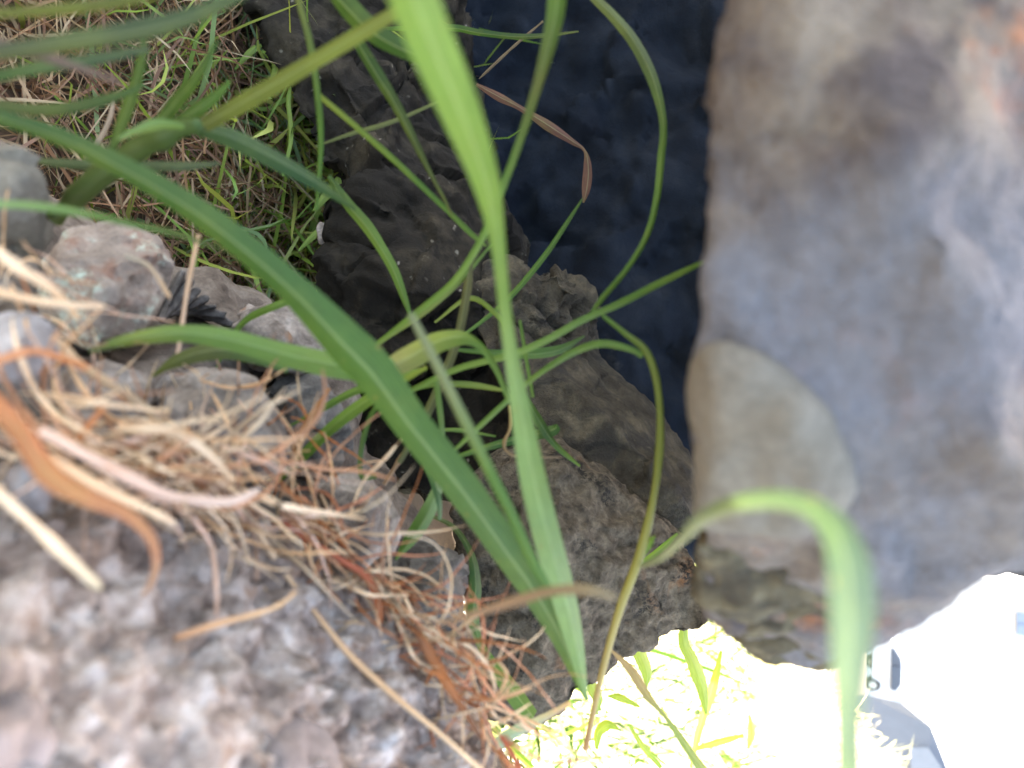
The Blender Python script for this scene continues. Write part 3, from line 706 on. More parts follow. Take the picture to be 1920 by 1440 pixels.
# --- single blades
B = [
 ('right_bend', [(1200, 1062, 8, 0.2000), (1240, 1045, 14, 0.1769), (1285, 1006, 20, 0.1505), (1325, 970, 28, 0.1302), (1390, 946, 32, 0.1137), (1460, 940, 34, 0.1014), (1520, 955, 42, 0.0975), (1562, 995, 58, 0.0944), (1586, 1060, 76, 0.0920), (1593, 1150, 78, 0.0897), (1590, 1260, 62, 0.0881), (1588, 1350, 52, 0.0866), (1590, 1470, 52, 0.0842)], [(.11, .14, .045), (.10, .13, .05), (.09, .125, .06), (.08, .12, .065), (.075, .12, .07), (.10, .145, .115), (.115, .16, .145), (.115, .165, .135)], 'very blurred pale blade bent over and hanging straight down across the block corner'),
 ('upright', [(1048, -30, 34, .20), (1040, 40, 31, .205), (1020, 120, 24, .21), (998, 195, 18, .217), (970, 280, 15, .225), (940, 360, 14, .235), (913, 430, 12, .245), (880, 490, 12, .255), (842, 538, 12, .265), (780, 588, 10, .275), (705, 645, 5, .29)], [G_MID, G_OLIVE, G_MID, G_BRIGHT, G_BRIGHT],
  'long narrow blade entering at the top right of the broad bright blade and bending left'),
 ('thin_hanging', [(553, -20, 12, .24), (580, 80, 12, .25), (595, 180, 12, .26), (601, 260, 10, .27), (598, 330, 8, .275), (593, 395, 5, .28)], [(0.13, .16, .05), G_MID, G_MID], 'thin upright stem crossing the edge of the jagged dark rock at the top'),
 ('straight', [(596, 178, 9, .262), (660, 232, 10, .27), (740, 302, 11, .28), (830, 387, 10, .29), (885, 440, 9, .30), (912, 462, 4, .305)], [G_YEL, G_MID, G_MID], 'straight thin yellow-green blade running down to the twist of the broad blade'),
 ('dark_mid', [(655, 55, 20, .26), (700, 130, 23, .265), (740, 195, 19, .27), (778, 268, 15, .275), (800, 312, 9, .28), (832, 372, 6, .285), (848, 405, 3, .29)], [G_DARK, (0.06, .09, .02), G_OLIVE], 'dull olive blade slanting in front of the pale crust of the jagged rock'),
 ('dark_top', [(600, -40, 26, .25), (650, 15, 36, .25), (700, 62, 38, .25), (765, 98, 30, .25), (840, 130, 6, .25)], [G_DARK, (0.045, .10, .02)], 'broad dark leaf tip behind the top of the bright broad blade'),
 ('olive_cross', [(590, 275, 3, .33), (660, 250, 7, .33), (740, 226, 8, .33), (840, 182, 4, .33)], [G_OLIVE, (0.14, .17, .05)], 'fine olive blade rising across the jagged rock to the broad blade'),
 ('fine_top', [(700, 55, 6, .42), (790, 54, 10, .42), (850, 53, 12, .42), (900, 62, 11, .42), (970, 69, 10, .42), (1030, 66, 7, .42), (1085, 59, 3, .42)], [G_MID, G_DARK, G_OLIVE], 'fine level blade high in the dark hollow'),
 ('cave_tip', [(1092, 372, 3, .37), (1058, 424, 9, .37), (1020, 480, 10, .37), (960, 552, 10, .37), (900, 605, 8, .37), (830, 655, 4, .36)], [G_DARK, G_MID, G_MID], 'green blade tip below the hanging brown leaf in the hollow'),
 ('short_mid', [(1096, 630, 3, .33), (1052, 655, 16, .33), (1000, 664, 19, .33), (930, 662, 12, .33), (840, 655, 5, .33)], [G_DARK, G_MID, G_MID], 'short dark green leaf tip lying level at the middle of the crossing stems'),
 ('yellow_mid', [(750, 740, 4, .31), (810, 722, 10, .31), (880, 722, 12, .31), (950, 733, 5, .31)], [G_MID, G_YEL], 'short level yellowish blade behind the narrow part of the broad blade'),
 ('pale_cross', [(768, 588, 14, .185), (820, 690, 20, .188), (870, 790, 21, .192), (920, 890, 22, .198), (960, 970, 21, .204), (1002, 1060, 18, .21), (1040, 1120, 8, .215)], [(0.2, .24, .14), (0.2, .25, .12), G_MID, G_MID, G_MID], 'narrow pale blade between the two long broad blades'),
 ('bright_mid', [(615, 330, 10, .33), (650, 382, 20, .33), (692, 432, 22, .33), (734, 500, 18, .33), (758, 560, 13, .33), (772, 600, 5, .33)], [G_DARK, G_BRIGHT, G_MID], 'fresh green blade curving down the dark side of the jagged rock'),
 ('left_pale', [(-20, 382, 14, .16), (60, 385, 15, .165), (150, 398, 14, .17), (250, 420, 13, .18), (340, 440, 10, .19), (420, 470, 4, .20)], [G_PALE, G_MID, G_OLIVE], 'pale thin blade lying level above the lichen stone'),
 ('top_blur', [(-40, 108, 26, .14), (60, 92, 32, .142), (200, 70, 38, .145), (330, 42, 34, .15), (460, -10, 16, .155)], [(0.06, .07, .03), (0.06, .085, .03), (0.05, .085, .025)], 'wide out of focus dark blade along the top left corner'),
 ('top_edge', [(-40, 28, 16, .15), (100, 20, 20, .15), (230, 4, 20, .15), (330, -20, 12, .15)], [G_OLIVE, G_OLIVE], 'out of focus olive blade at the very top left of the photo'),
 ('corner_blur', [(-40, 150, 18, .17), (60, 128, 22, .17), (160, 112, 22, .172), (280, 90, 12, .175)], [G_DARK, (0.05, .08, .03)], 'dim green blade under the wide dark one in the top left corner'),
 ('left_blur', [(-30, 190, 14, .19), (80, 205, 22, .19), (180, 190, 22, .19), (270, 160, 6, .19)], [(0.07, .10, .03), G_DARK], 'dim curved leaf near the left edge under the brown stem'),
 ('olive_band', [(880, 490, 12, .30), (872, 560, 18, .30), (852, 650, 18, .30), (805, 765, 18, .30), (748, 868, 10, .30)], [(0.12, .12, .055), (0.11, .12, .05), (0.12, .13, .06)], 'dull olive withered blade passing behind the crossing green stems'),
 ('grey_leaf', [(795, 962, 5, .36), (850, 988, 9, .36), (884, 1040, 13, .36), (892, 1100, 22, .36), (888, 1150, 24, .36), (898, 1200, 16, .36), (925, 1245, 20, .36), (960, 1292, 34, .36), (1000, 1345, 30, .36)], [G_OLIVE, G_DARK, G_MID, G_MID], 'grey-green twisted leaf in the gap beside the grainy boulder'),
 ('pale_root_leaf', [(935, 1400, 22, .28), (955, 1380, 24, .28), (1010, 1352, 15, .285), (1070, 1318, 9, .29)], [(0.35, .5, .36), (0.4, .52, .38), TAN], 'pale mint leaf folded at the tip of the straw by the bottom edge'),
 ('thin_green', [(1000, 745, 6, .30), (985, 660, 7, .30), (975, 600, 5, .30)], [G_BRIGHT, G_MID], 'tiny thin stalk behind the broad blade near the middle'),
 ('fork', [(815, 605, 4, .34), (880, 560, 9, .335), (930, 590, 9, .335), (955, 630, 4, .335)], [G_YEL, G_BRIGHT], 'small kinked yellow-green blade near the twist of the broad blade'),
 ('left_cluster', [(660, 690, 5, .30), (715, 640, 10, .30), (790, 590, 11, .30), (860, 530, 10, .30), (925, 455, 4, .30)], [G_BRIGHT, G_YEL, G_MID], 'slender yellow-green blade crossing the jagged rock towards the narrow upright one'),
 ('low_tip', [(1195, 1060, 4, .40), (1235, 1032, 12, .40), (1270, 1000, 4, .40)], [G_BRIGHT, G_MID], 'small fresh leaf behind the jointed stem under the block'),
]
for key, pts, cols, lab in B:
    blade('blade_of_grass', pts, cols, lab, tilt=0.3 if len(key) % 2 else -0.35, mat=M_MINT if key == 'right_bend' else None)

# --- dry leaves and stems
blade('dead_leaf', [(893, 158, 6, .46), (935, 181, 15, .46), (975, 202, 9, .46), (1030, 236, 17, .46), (1072, 264, 11, .46), (1096, 282, 5, .46), (1103, 312, 16, .46), (1101, 350, 17, .46), (1094, 380, 3, .46)], [BROWN, (0.13, .065, .05), BROWN], 'brown dead leaf kinked downward in the dark hollow', 'dead leaf', mat=M_DEAD)
strand('dry_stalk', [(1018, 40, 4, .46), (960, 90, 5, .46), (898, 148, 4, .46)], [(0.15, .11, .06)], 'fine dry brown stem above the dead leaf in the hollow', 'dry stem')
strand('dry_stalk', [(-40, 68, 16, .15), (50, 95, 17, .153), (150, 128, 14, .157), (228, 155, 8, .16)], [(0.13, .09, .065)], 'blurred brown stem pointing in from the left edge near the top', 'dry stem')
strand('dry_stalk', [(215, 180, 4, .33), (205, 225, 9, .33), (185, 265, 10, .33), (160, 300, 6, .33)], [(0.28, .22, .15)], 'pale dry stalk standing in the straw at the upper left', 'dry stem')
blade('dry_stalk', [(822, 1170, 6, .17), (890, 1150, 14, .168), (960, 1128, 20, .165), (1030, 1108, 18, .16), (1100, 1104, 20, .155), (1160, 1122, 6, .152)], [(0.20, .13, .08), (0.22, .14, .09), (0.18, .14, .09), (0.2, .18, .13)], 'blurred brown withered blade lying level across the two long green blades', 'dry blade', mat=M_STRAW)
blade('dead_leaf', [(1145, 1218, 4, .33), (1185, 1258, 16, .33), (1215, 1305, 16, .33), (1245, 1340, 8, .33), (1285, 1395, 16, .33), (1330, 1460, 18, .33)], [(0.42, .30, .15), (0.40, .31, .15), (0.26, .36, .10), (.3, .38, .12)], 'withered brown-green leaf hanging across the sunlit grass', 'dead leaf', mat=M_DEAD)
strand('dry_stalk', [(720, 908, 8, .31), (752, 858, 9, .31), (770, 830, 5, .31)], [(0.35, .22, .12)], 'short straight brown stalk above the rounded grey stone', 'dry stem')
strand('dry_stalk', [(955, 760, 5, .31), (957, 800, 6, .31), (946, 828, 7, .31), (950, 846, 5, .31), (975, 856, 4, .31), (1055, 858, 3, .31)], [(0.42, .27, .10), (0.2, .15, .1)], 'hooked brown stalk hanging beside the broad pale blade', 'dry stem')
strand('dry_stalk', [(1812, 1128, 4, .185), (1838, 1146, 4, .187), (1862, 1172, 2, .19)], [(0.2, .17, .14)], 'hair-thin dark stalk made up in place of an overhead cable at the far corner of the block', 'dry stem')  # stem put in for a distant overhead cable

# --- near straw, traced strand by strand
S = [
 ([(95, 632, 24, .205), (160, 690, 20, .208), (240, 742, 18, .212), (320, 800, 17, .217), (420, 862, 13, .222), (490, 895, 7, .226)], [TAN, (0.42, .32, .2), TAN], 'long tan straw running from the whitish stone to the brown stone'),
 ([(-40, 440, 20, .17), (30, 500, 24, .175), (100, 545, 20, .18), (150, 600, 14, .185)], [CREAM, TAN], 'thick cream straw over the left edge above the whitish stone'),
 ([(-30, 540, 18, .17), (50, 560, 18, .175), (130, 572, 14, .18), (200, 575, 8, .19)], [TAN, CREAM], 'cream straw lying level on the foot of the lichen stone'),
 ([(-30, 900, 22, .145), (60, 982, 24, .15), (120, 1040, 24, .153), (190, 1105, 20, .158)], [CREAM, CREAM, (0.5, .42, .28)], 'stout cream straw end in the lower left on the concrete lump'),
 ([(75, 806, 24, .165), (150, 848, 24, .17), (250, 900, 26, .178), (330, 932, 24, .186), (430, 940, 22, .194), (490, 915, 10, .20)], [PINK, PINK, (0.6, .45, .36)], 'broad pinkish straw curving along the lower edge of the straw band'),
 ([(90, 858, 18, .165), (190, 915, 20, .172), (290, 962, 18, .18), (330, 985, 8, .185)], [TAN, CREAM], 'tan straw beneath the broad pinkish one'),
 ([(220, 802, 22, .19), (330, 812, 22, .195), (400, 860, 19, .20), (440, 905, 12, .205)], [TAN, CREAM, TAN], 'thick tan straw arching in front of the brown stone'),
 ([(130, 850, 14, .18), (165, 800, 15, .183), (205, 752, 12, .187)], [ORANGE, (0.5, .22, .09)], 'short orange straw standing up from the straw band'),
 ([(-40, 690, 20, .165), (30, 665, 20, .168), (75, 660, 16, .172), (170, 690, 12, .18)], [(0.5, .25, .13), ORANGE], 'orange straw bent over below the whitish stone'),
 ([(452, 950, 14, .235), (530, 1068, 13, .237), (600, 1160, 13, .238), (660, 1232, 12, .238), (740, 1305, 12, .236), (830, 1380, 11, .233), (920, 1460, 10, .23)], [CREAM, TAN, TAN, CREAM], 'very long thin tan straw running down to the bottom edge over the concrete lump'),
 ([(322, 1200, 16, .188), (400, 1172, 16, .195), (490, 1148, 13, .205), (530, 1130, 11, .21), (556, 1108, 8, .215)], [(0.45, .25, .13), TAN, TAN], 'short curved orange-tan straw alone on the concrete lump'),
 ([(525, 975, 10, .25), (575, 1010, 12, .252), (640, 1050, 13, .255), (690, 1085, 16, .257), (712, 1150, 15, .258), (700, 1195, 8, .258)], [RED, RED, ORANGE], 'red root bending down in front of the rounded grey stone'),
 ([(775, 1170, 16, .258), (808, 1230, 22, .258), (850, 1300, 19, .256), (905, 1390, 8, .254)], [BROWN, ORANGE, BROWN], 'thick rust brown root along the edge of the concrete lump'),
 ([(830, 1202, 6, .262), (880, 1212, 8, .262), (918, 1255, 9, .262), (930, 1300, 6, .262)], [CREAM, CREAM], 'cream arched root loop at the tip of the straw'),
 ([(880, 1312, 8, .262), (940, 1310, 8, .263), (996, 1290, 4, .265)], [ORANGE, TAN], 'orange straw end pointing right at the boulder'),
 ([(930, 1235, 4, .262), (950, 1262, 8, .262), (942, 1290, 7, .262), (925, 1310, 5, .262)], [TAN], 'small hooked tan straw above the orange straw end'),
 ([(548, 945, 8, .26), (595, 985, 9, .26), (612, 1030, 8, .26), (590, 1075, 7, .258), (640, 1130, 6, .256)], [TAN, ORANGE], 'curly tan root at the foot of the rounded grey stone'),
 ([(830, 1202, 6, .26), (890, 1158, 7, .262), (962, 1122, 4, .265)], [(0.5, .36, .2), TAN], 'forked straw reaching up to the withered level blade'),
 ([(940, 1380, 10, .258), (958, 1410, 12, .256), (985, 1460, 10, .254)], [RED, RED], 'red root at the bottom edge of the photo under the mint leaf'),
 ([(372, 440, 8, .27), (352, 540, 11, .268), (340, 620, 10, .265), (330, 685, 9, .262)], [TAN, PINK], 'pinkish straw hanging beside the lichen stone'),
 ([(235, 480, 8, .225), (280, 500, 9, .23), (320, 560, 9, .235)], [(0.4, .36, .26), TAN], 'thin greyish straw across the corner of the lichen stone'),
]
for pts, cols, lab in S: strand('straw', [(a, b_, w * .85, d * .925) for a, b_, w, d in pts], cols, lab, flat=.4)
blade('orange_leaf', [(-60, 700, 16, .124), (-10, 752, 32, .127), (40, 810, 42, .13), (92, 888, 44, .134), (160, 930, 34, .14), (235, 962, 26, .147), (278, 1000, 20, .153), (294, 1045, 16, .158), (286, 1090, 12, .16), (266, 1118, 6, .16)],
      [(0.42, .17, .07), (.4, .16, .07), (0.42, .19, .09), (0.42, .2, .11), (.5, .3, .2)], 'wide bright orange dead leaf in the near left over the shiny pebble', 'dead leaf', mat=M_DEAD, tilt=.2)
blade('orange_leaf', [(618, 728, 5, .28), (585, 785, 18, .275), (562, 830, 14, .272), (545, 870, 5, .27)], [ORANGE, (0.4, .2, .1)], 'narrow orange dry leaf beside the brown stone', 'dead leaf', mat=M_DEAD)

# ------------------------------------------------------------------ uncountable straw and grass
def ribbons(c, hw, W, cols, flatpairs=True):
    """c (N,S,3) centre lines, hw (N,S), W (N,S,3) width directions, cols (N,3)"""
    N, S_, _ = c.shape
    v = np.stack([c - W * hw[..., None], c + W * hw[..., None]], 2)
    i = np.arange(N * S_ * 2).reshape(N, S_, 2)
    f = np.stack([i[:, :-1, 0], i[:, :-1, 1], i[:, 1:, 1], i[:, 1:, 0]], -1).reshape(-1, 4)
    uvu = np.tile(np.array([0.0, 1.0]), N * S_)
    arc = np.repeat(np.cumsum(np.linalg.norm(np.diff(c, axis=1, prepend=c[:, :1]), axis=2), 1).ravel() + np.repeat(np.arange(N) * .37, S_), 2)
    return v.reshape(-1, 3), f, np.repeat(np.repeat(cols, S_, 0), 2, 0), np.stack([uvu, arc], 1)

def mass(name, base, dirs, length, width, cols, seed, droop=0.5, seg=7, kink=0.25, mat=None):
    r = np.random.default_rng(seed); N = len(base)
    t = np.linspace(0, 1, seg)
    bend = r.normal(size=(N, 3)) * kink; bend2 = r.normal(size=(N, 3)) * kink * 0.8
    L = length[:, None, None]
    c = base[:, None] + L * (dirs[:, None] * t[None, :, None] + bend[:, None] * (t ** 2)[None, :, None] + bend2[:, None] * np.sin(t * 5)[None, :, None] * 0.35)
    c[..., 2] -= (length[:, None] * droop) * (t ** 2)[None]
    c[..., 2] = np.maximum(c[..., 2], base[:, None, 2] - 0.02)
    T = np.gradient(c, axis=1); T /= np.linalg.norm(T, axis=2)[..., None] + 1e-9
    side = r.normal(size=(N, 1, 3)); W = np.cross(T, np.broadcast_to(side, T.shape)); W /= np.linalg.norm(W, axis=2)[..., None] + 1e-9
    hw = width[:, None] * 0.5 * (np.sin(np.clip(t * 0.93 + 0.07, 0, 1) * math.pi) ** 0.5)[None]
    v, f, cc, uv = ribbons(c, hw, W, cols)
    return link(name, np_mesh(name, v, f, cc, uv), mat or M_MASS)

def pick(r, N, palette, jit=0.25):
    p = np.array(palette); c = p[r.integers(0, len(p), N)]
    return c * (1 + jit * (r.random((N, 1)) * 2 - 1))

def flat_dirs(r, N, up=0.15):
    a = r.random(N) * 2 * math.pi
    d = np.stack([np.cos(a), np.sin(a), r.normal(size=N) * up + up * .3], 1)
    return d / np.linalg.norm(d, axis=1)[:, None]

# matted straw and low green blades behind the opening (upper left)
r = np.random.default_rng(2); N = 15000
x = r.uniform(-0.6, 0.05, N); y = 0.2 + 0.95 * r.random(N) ** .8
b = np.stack([x, y, ground_z(x, y) + r.random(N) * 0.04], 1)
o = mass('straw_litter', b, flat_dirs(r, N, .22), r.uniform(.03, .12, N), r.uniform(.0008, .0024, N), pick(r, N, [(.24, .14, .085), (.34, .24, .14), (.44, .34, .21), (.17, .095, .06), (.30, .17, .09)]), 3, droop=.1, mat=M_STRAW)
tag(o, 'matted brown straw litter covering the ground behind the jagged rock', 'straw', kind='stuff')
N = 4200
x = r.uniform(-0.6, 0.0, N); y = 0.3 + 0.85 * r.random(N) ** 0.6
b = np.stack([x, y, ground_z(x, y)], 1)
gd = flat_dirs(r, N, .9); gd[:, 2] = np.abs(gd[:, 2]) + .25
o = mass('low_grass', b, gd, r.uniform(.04, .16, N), r.uniform(.0012, .0042, N), pick(r, N, [(.14, .25, .04), (.25, .36, .06), (.36, .42, .09), (.2, .3, .14)]), 5, droop=.35)
pebble_ = tag(pebble('sun_patch_pebble', 604, 438, .575, 15, 22, M_RUBBLE, 12, cuts=3), 'small pebble added as a bright sun fleck in the gap at the foot of the jagged rock', 'pebble')  # pebble added in place of a fleck of sunlight
tag(o, 'low green grass growing through the straw litter in the upper left', 'grass', kind='stuff')

N = 420
x = r.uniform(-.27, -.09, N); y = r.uniform(.46, .80, N)
b = np.stack([x, y, ground_z(x, y)], 1); gd = flat_dirs(r, N, .9); gd[:, 2] = np.abs(gd[:, 2]) + .4
tag(mass('sun_patch_grass', b, gd, r.uniform(.04, .11, N), r.uniform(.0015, .006, N), pick(r, N, [(.36, .5, .08), (.46, .55, .12), (.5, .52, .14), (.3, .45, .12)]), 6, droop=.3),  # bright palette stands in for a patch of sunlight
    'yellow-green grass coloured bright as a sun patch at the foot of the jagged rock', 'grass', kind='stuff')

# tangle of fine straw on the near stones
def tangle(name, spine, N, spread, lab, seed, palette, wpx=(3, 9), lpx=(60, 190), align=0.5, out=1.0):
    r = np.random.default_rng(seed); sp = catmull([(a, b_, 0, d) for a, b_, d in spine], 20)
    k = r.integers(0, len(sp) - 1, N)
    tang = np.gradient(sp[:, :2], axis=0)
    vs_, fs, cs, us = [], [], [], []
    off = 0
    cols = pick(r, N, palette, .3)
    for i in range(N):
        s = sp[k[i]]; t = tang[k[i]] / np.linalg.norm(tang[k[i]])
        ang = math.atan2(t[1], t[0]) + r.normal() * (1.6 * (1 - align) + .1) + (math.pi if r.random() < .5 else 0)
        px, py = s[0] + r.normal() * spread, s[1] + r.normal() * spread
        L = r.uniform(*lpx); d = s[3] * (1 - abs(r.normal()) * 0.04)
        curv = r.normal() * 0.9; pts = []
        n = 16
        for j in range(n):
            pts.append((px, py, d * (1 + 0.03 * math.sin(j * .6 + i))))
            ang += curv / n + r.normal() * 0.09
            px += math.cos(ang) * L / n; py += math.sin(ang) * L / n
        c = np.array([P(*q) for q in pts]); w = r.uniform(*wpx) * d / FPX * .5
        T = np.gradient(c, axis=0); T /= np.linalg.norm(T, axis=1)[:, None]
        A = np.cross(T, r.normal(size=3)); A /= np.linalg.norm(A, axis=1)[:, None]; Bn = np.cross(T, A)
        hw = w * np.sin(np.linspace(.5, math.pi - .06, n)) ** .6
        ring = []
        for q in range(4):
            a = q * math.pi / 2
            ring.append(c + (A * math.cos(a) + Bn * math.sin(a)) * hw[:, None])
        v = np.stack(ring, 1).reshape(-1, 3); ii = np.arange(n * 4).reshape(n, 4) + off; jj = np.roll(ii, -1, 1)
        vs_.append(v); fs.append(np.stack([ii[:-1], jj[:-1], jj[1:], ii[1:]], -1).reshape(-1, 4)); off += n * 4
        cs.append(np.repeat(cols[i:i + 1], n * 4, 0)); us.append(np.stack([np.tile([0, .5, 1, .5], n), np.repeat(np.arange(n) * .01 + i * .3, 4)], 1))
    o = link(name, np_mesh(name, np.vstack(vs_), np.vstack(fs), np.vstack(cs), np.vstack(us)), M_STRAW)
    return tag(o, lab, 'straw', kind='stuff')

DRY = [TAN, CREAM, (0.5, .38, .24), PINK, ORANGE, (0.5, .3, .18)]
tangle('straw_tangle', [(60, 800, .17), (200, 870, .185), (330, 890, .20), (420, 930, .22), (470, 960, .23)], 150, 44, 'thick tangle of tan straw spread across the near stones', 7, [TAN, CREAM, CREAM, (0.72, .55, .38), PINK, PINK, (0.55, .29, .16)], (3, 13), (130, 360), .9)
tangle('root_tangle', [(560, 960, .242), (660, 1060, .25), (750, 1150, .252), (830, 1220, .252), (900, 1310, .252), (950, 1360, .25)], 140, 26, 'wiry tangle of rusty roots and straw trailing down the edge of the concrete lump', 8, [TAN, ORANGE, (.56, .24, .13), CREAM, CREAM, (0.62, .34, .2)], (2.5, 7), (90, 280), .62)
tangle('straw_wisps', [(20, 480, .19), (150, 660, .22), (320, 720, .24), (480, 800, .27), (560, 900, .28)], 60, 55, 'loose thin straw wisps lying over the stones on the left', 9, DRY, (3, 8), (80, 220), .5)

# sunlit grass outside
r = np.random.default_rng(12)
def outside(name, n, xr, yr, hr, wr, pal, lab, seed, droop=.35, up=1.0):
    x = r.uniform(*xr, n); y = yr[0] + (yr[1] - yr[0]) * r.random(n) ** 1.4
    b = np.stack([x, y, ground_z(x, y) - .01], 1)
    d = np.stack([r.normal(size=n) * .4, r.normal(size=n) * .4, np.full(n, up)], 1); d /= np.linalg.norm(d, axis=1)[:, None]
    h = r.uniform(*hr, n)
    o = mass(name, b, d, h, r.uniform(*wr, n), pick(r, n, pal, .3), seed, droop=droop, kink=.22)
    return tag(o, lab, 'grass', kind='stuff')
outside('sunlit_grass', 3000, (0.26, 1.7), (0.70, 3.4), (.12, .34), (.003, .009), [(.03, .07, .012), (.06, .11, .02), (.09, .14, .03), (.5, .52, .36), (.6, .6, .46), (.6, .6, .46)], 'dazzling sunlit grass growing outside beyond the boulder', 13)  # pale entries put the white of the glare into the blades
outside('near_grass', 330, (0.24, 0.75), (0.50, 1.15), (.10, .28), (.004, .011), [(.03, .075, .012), (.06, .12, .018), (.12, .20, .04), (.45, .5, .3), (.5, .52, .34)], 'broad sunlit green grass leaves close to the boulder', 15, droop=.45)
outside('bank_grass', 2600, (1.2, 3.0), (3.7, 5.2), (.05, .26), (.004, .010), [(.66, .64, .46), (.72, .68, .54), (.6, .62, .4)], 'long grass painted glare-pale on the bank in front of the dark car', 14, droop=.2)  # near-white blades carry the overexposed sunlight in their colour

OUT = [
 ([(588, 395, 4, .60), (606, 372, 14, .60), (628, 345, 20, .60), (634, 332, 8, .60)], 'broad leaf coloured bright as a sun patch at the edge of the jagged rock above the straw'),
 ([(560, 470, 4, .60), (590, 440, 12, .60), (640, 402, 14, .60), (660, 392, 4, .60)], 'leaf coloured bright as a sun patch, low beside the foot of the jagged rock'),
 ([(440, 130, 4, .60), (470, 96, 12, .60), (490, 84, 5, .60)], 'short pale leaf beside the top edge of the jagged rock'),
 ([(500, 180, 5, .60), (515, 130, 10, .60), (508, 110, 12, .60), (490, 96, 5, .60)], 'small forked sprout against the jagged rock near the top'),
 ([(530, 330, 4, .60), (545, 260, 8, .60), (540, 190, 8, .60), (545, 160, 3, .60)], 'thin upright pale stalk in the straw next to the jagged rock'),
 ([(1098, 1262, 6, .62), (1110, 1285, 22, .62), (1122, 1310, 20, .62), (1118, 1340, 6, .62)], 'bright green leaf just right of where the two long blades meet'),
 ([(1118, 1405, 6, .62), (1122, 1372, 18, .62), (1140, 1358, 18, .62), (1160, 1366, 4, .62)], 'short green leaf folded over near the bottom edge in the sunlit grass'),
 ([(1140, 1305, 4, .66), (1165, 1308, 14, .66), (1200, 1325, 4, .66)], 'small level yellow-green leaf in the sunlit grass'),
 ([(1160, 1225, 5, .66), (1190, 1205, 24, .66), (1203, 1230, 26, .66), (1214, 1262, 20, .66), (1212, 1290, 5, .66)], 'broad sunlit leaf drooping under the foot of the block'),
 ([(1295, 1440, 4, .75), (1310, 1370, 12, .75), (1335, 1290, 16, .75), (1352, 1220, 5, .75)], 'tall yellow-green blade leaning right in the sunlit grass'),
 ([(1290, 1150, 4, .6), (1282, 1200, 20, .6), (1300, 1240, 24, .6), (1318, 1290, 22, .6), (1325, 1340, 6, .6)], 'pale green blade arching down from under the block corner'),
 ([(1300, 1405, 6, .8), (1350, 1390, 13, .8), (1395, 1378, 5, .8)], 'level yellow blade low in the sunlit grass'),
 ([(1405, 1340, 4, .9), (1410, 1375, 14, .9), (1402, 1405, 4, .9)], 'small dark green upright leaf in the white glare'),
 ([(1160, 1240, 3, .5), (1205, 1195, 9, .5), (1245, 1150, 9, .5), (1275, 1125, 3, .5)], 'thin bright green stem slanting up to the block'),
 ([(1240, 1440, 8, .6), (1205, 1400, 10, .6), (1180, 1360, 4, .6)], 'olive blade crossing the lower edge in the sunlit grass'),
]
for pts, lab in OUT: blade('blade_of_grass', pts, [(.26, .42, .07), (.36, .48, .10), (.28, .44, .07)], lab)  # greens brightened to carry sunlight the shaded leaves lack

# ------------------------------------------------------------------ cars and house in the glare
M_PAINT_D = plain('glare_veiled_paint', (0.07, 0.085, 0.115), 0.45)  # dark paint lifted and blued to hold the glare veil
M_PAINT_W = plain('white_paint', (0.8, 0.8, 0.8), 0.35)
M_GLASS = plain('glare_veiled_glass', (0.12, 0.145, 0.19), 0.35, spec=0.1)  # glass paled in place of haze over the far windows
M_TYRE = plain('tyre_rubber', (0.03, 0.03, 0.03), 0.8)
M_RIM = plain('wheel_rim', (0.5, 0.55, 0.6), 0.3, 0.8)
M_LAMP = plain('lamp_glass', (0.6, 0.75, 0.8), 0.1)

def loft(name, prof, wf, mat, parent):
    """car body: side profile (x along, z up) swept across the width, narrowing towards the roof"""
    bm = bmesh.new(); rows = []
    for k, s in enumerate((-1, -.92, 0, .92, 1)):
        rows.append([bm.verts.new((px_, s * wf(pz_), pz_ - (0.03 if abs(s) == 1 else 0) * (pz_ > .5))) for px_, pz_ in prof])
    n = len(prof)
    for a, b_ in zip(rows[:-1], rows[1:]):
        for i in range(n): bm.faces.new([a[i], a[(i + 1) % n], b_[(i + 1) % n], b_[i]])
    bm.faces.new(rows[0]); bm.faces.new(list(reversed(rows[-1])))
    bmesh.ops.recalc_face_normals(bm, faces=bm.faces)
    me = bpy.data.meshes.new(name); bm.to_mesh(me); bm.free()
    return link(name, me, mat, None), me

def box_obj(name, lo, hi, mat, parent, bev=0.01):
    bm = bmesh.new(); bmesh.ops.create_cube(bm, size=1)
    for v in bm.verts: v.co = Vector([(lo[i] + hi[i]) / 2 + v.co[i] * (hi[i] - lo[i]) for i in range(3)])
    if bev: bmesh.ops.bevel(bm, geom=bm.edges[:], offset=bev, segments=2, affect='EDGES')
    me = bpy.data.meshes.new(name); bm.to_mesh(me); bm.free()
    o = link(name, me, mat); o.parent = parent; return o

def prism(name, pts, y0, y1, mat, parent):
    bm = bmesh.new(); a = [bm.verts.new((x_, y0, z_)) for x_, z_ in pts]; b_ = [bm.verts.new((x_, y1, z_)) for x_, z_ in pts]
    n = len(pts); bm.faces.new(a); bm.faces.new(list(reversed(b_)))
    for i in range(n): bm.faces.new([a[i], b_[i], b_[(i + 1) % n], a[(i + 1) % n]])
    bmesh.ops.recalc_face_normals(bm, faces=bm.faces)
    me = bpy.data.meshes.new(name); bm.to_mesh(me); bm.free()
    o = link(name, me, mat); o.parent = parent; return o

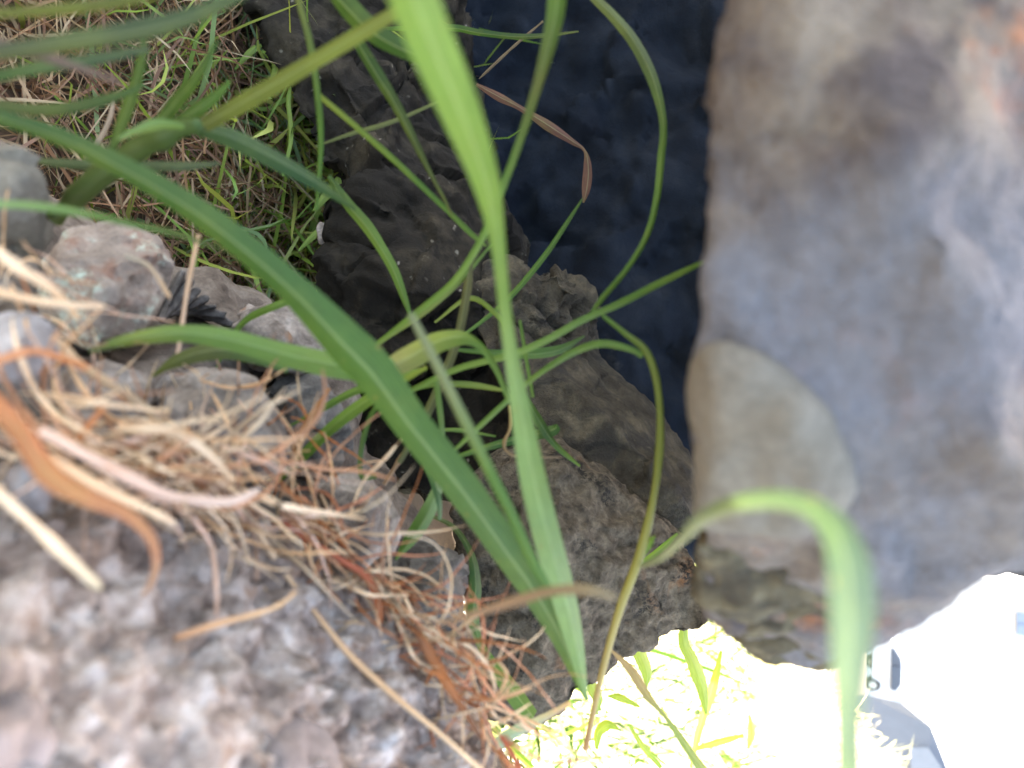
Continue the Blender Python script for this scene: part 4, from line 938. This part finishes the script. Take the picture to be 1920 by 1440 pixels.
def wheel(parent, x, y):
    def disc(name, r0, w, mat, par, seg=28):
        bm = bmesh.new(); bmesh.ops.create_cone(bm, cap_ends=True, segments=seg, radius1=r0, radius2=r0, depth=w)
        bmesh.ops.bevel(bm, geom=bm.edges[:], offset=w * .12, segments=2, affect='EDGES')
        bmesh.ops.rotate(bm, verts=bm.verts, matrix=Matrix.Rotation(math.pi / 2, 3, 'X'))
        me = bpy.data.meshes.new(name); bm.to_mesh(me); bm.free(); o = link(name, me, mat); o.parent = par; return o
    w = disc('wheel', .32, .2, M_TYRE, parent); w.location = (x, y, .32)
    rm = disc('rim', .2, .214, M_RIM, w)
    for k in range(5):
        a = k * 2 * math.pi / 5
        disc('spoke_hole', .045, .222, M_TYRE, w, 12).location = (.12 * math.cos(a), 0, .12 * math.sin(a))

def car(name, label, paint, loc, rz, tall=1.0):
    root = empty(name, (0, 0, 0)); tag(root, label, 'car')
    prof = [(-2.0, .30), (-2.08, .55), (-2.0, .78), (-1.72, .88), (-1.0, .98), (-.15, 1.42), (.2, 1.47), (1.15, 1.46), (1.75, 1.28), (2.02, .95), (2.06, .5), (1.98, .28)]
    body, _ = loft('body', prof, lambda z: .86 if z < 1.0 else .86 - .42 * (z - 1.0), paint, root); body.parent = root
    prism('windscreen', [(-.98, 1.0), (-.2, 1.405), (-.17, 1.43), (-1.02, 1.012)], -.62, .62, M_GLASS, root)
    for s in (-1, 1):
        for q in ([(-.82, 1.0), (-.16, 1.36), (.2, 1.40), (.2, 1.0)], [(.27, 1.0), (.27, 1.40), (1.1, 1.39), (1.45, 1.2), (1.4, 1.0)]):
            p = prism('window', q, s * .70, s * .866, M_GLASS, root)
        wheel(root, -1.3, s * .78); wheel(root, 1.3, s * .78)
        box_obj('headlight', (-2.07, s * .62 - .16, .62), (-1.95, s * .62 + .16, .76), M_LAMP, root, .02)
        box_obj('mirror', (-.8, s * .95 - .09, .98), (-.66, s * .95 + .09, 1.1), paint, root, .03)
    box_obj('bumper', (-2.12, -.8, .32), (-2.0, .8, .5), M_TYRE, root, .03)
    root.location = loc; root.rotation_euler = (0, 0, rz); root.scale = (1, 1, tall)
    return root

c1 = P(1645, 1310, 11.5)
car('parked_car', 'dark car half hidden behind the glare-pale grass bank in the lower right corner', M_PAINT_D, (c1[0] + 2.25, c1[1], GZ), math.radians(153), 1.22)
c2 = P(1665, 1214, 31)
car('parked_car', 'small white car with dark windows far away just below the corner of the block', M_PAINT_W, (c2[0], c2[1], GZ + 0.75), math.radians(16))

# white house with blue shutters, mostly lost in the glare
hp = P(1904, 1186, 40)
hs = empty('white_house', (hp[0], hp[1] + 2, GZ)); tag(hs, 'white house lost in the glare at the right edge, with a closed blue shutters', 'house')
def part(o): o.matrix_parent_inverse = Matrix.Identity(4); return o
M_WALLW = plain('white_render', (0.8, 0.8, 0.78), 0.9, noise=.08, scale=3)
M_BLUE = plain('blue_shutter', (0.28, 0.36, 0.50), 0.5)
M_TILE = plain('roof_tile', (0.55, 0.5, 0.46), 0.8)
hs.scale = (2, 2, 2); hs.location.z = GZ + 0.7
zc = (hp[2] - GZ - 0.7) / 2 - 0.1
part(box_obj('wall', (-1.2, 0, 0), (9, 6, zc + 1.9), M_WALLW, hs, .02))
part(prism('roof', [(-1.6, zc + 1.903), (3.9, zc + 3.6), (9.4, zc + 1.903)], -.4, 6.4, M_TILE, hs))
zc += 0.3
for wx in (0.0, 5.6):
    w = part(box_obj('window', (wx - .3, -.04, zc + .0), (wx + .3, .05, zc + 1.0), M_GLASS, hs, .01))
    for s in (-1, 1):
        sh_ = box_obj('shutter', (wx + s * .165 - .155, -.09, zc - .03), (wx + s * .165 + .155, -.043, zc + 1.03), M_BLUE, hs, .01)
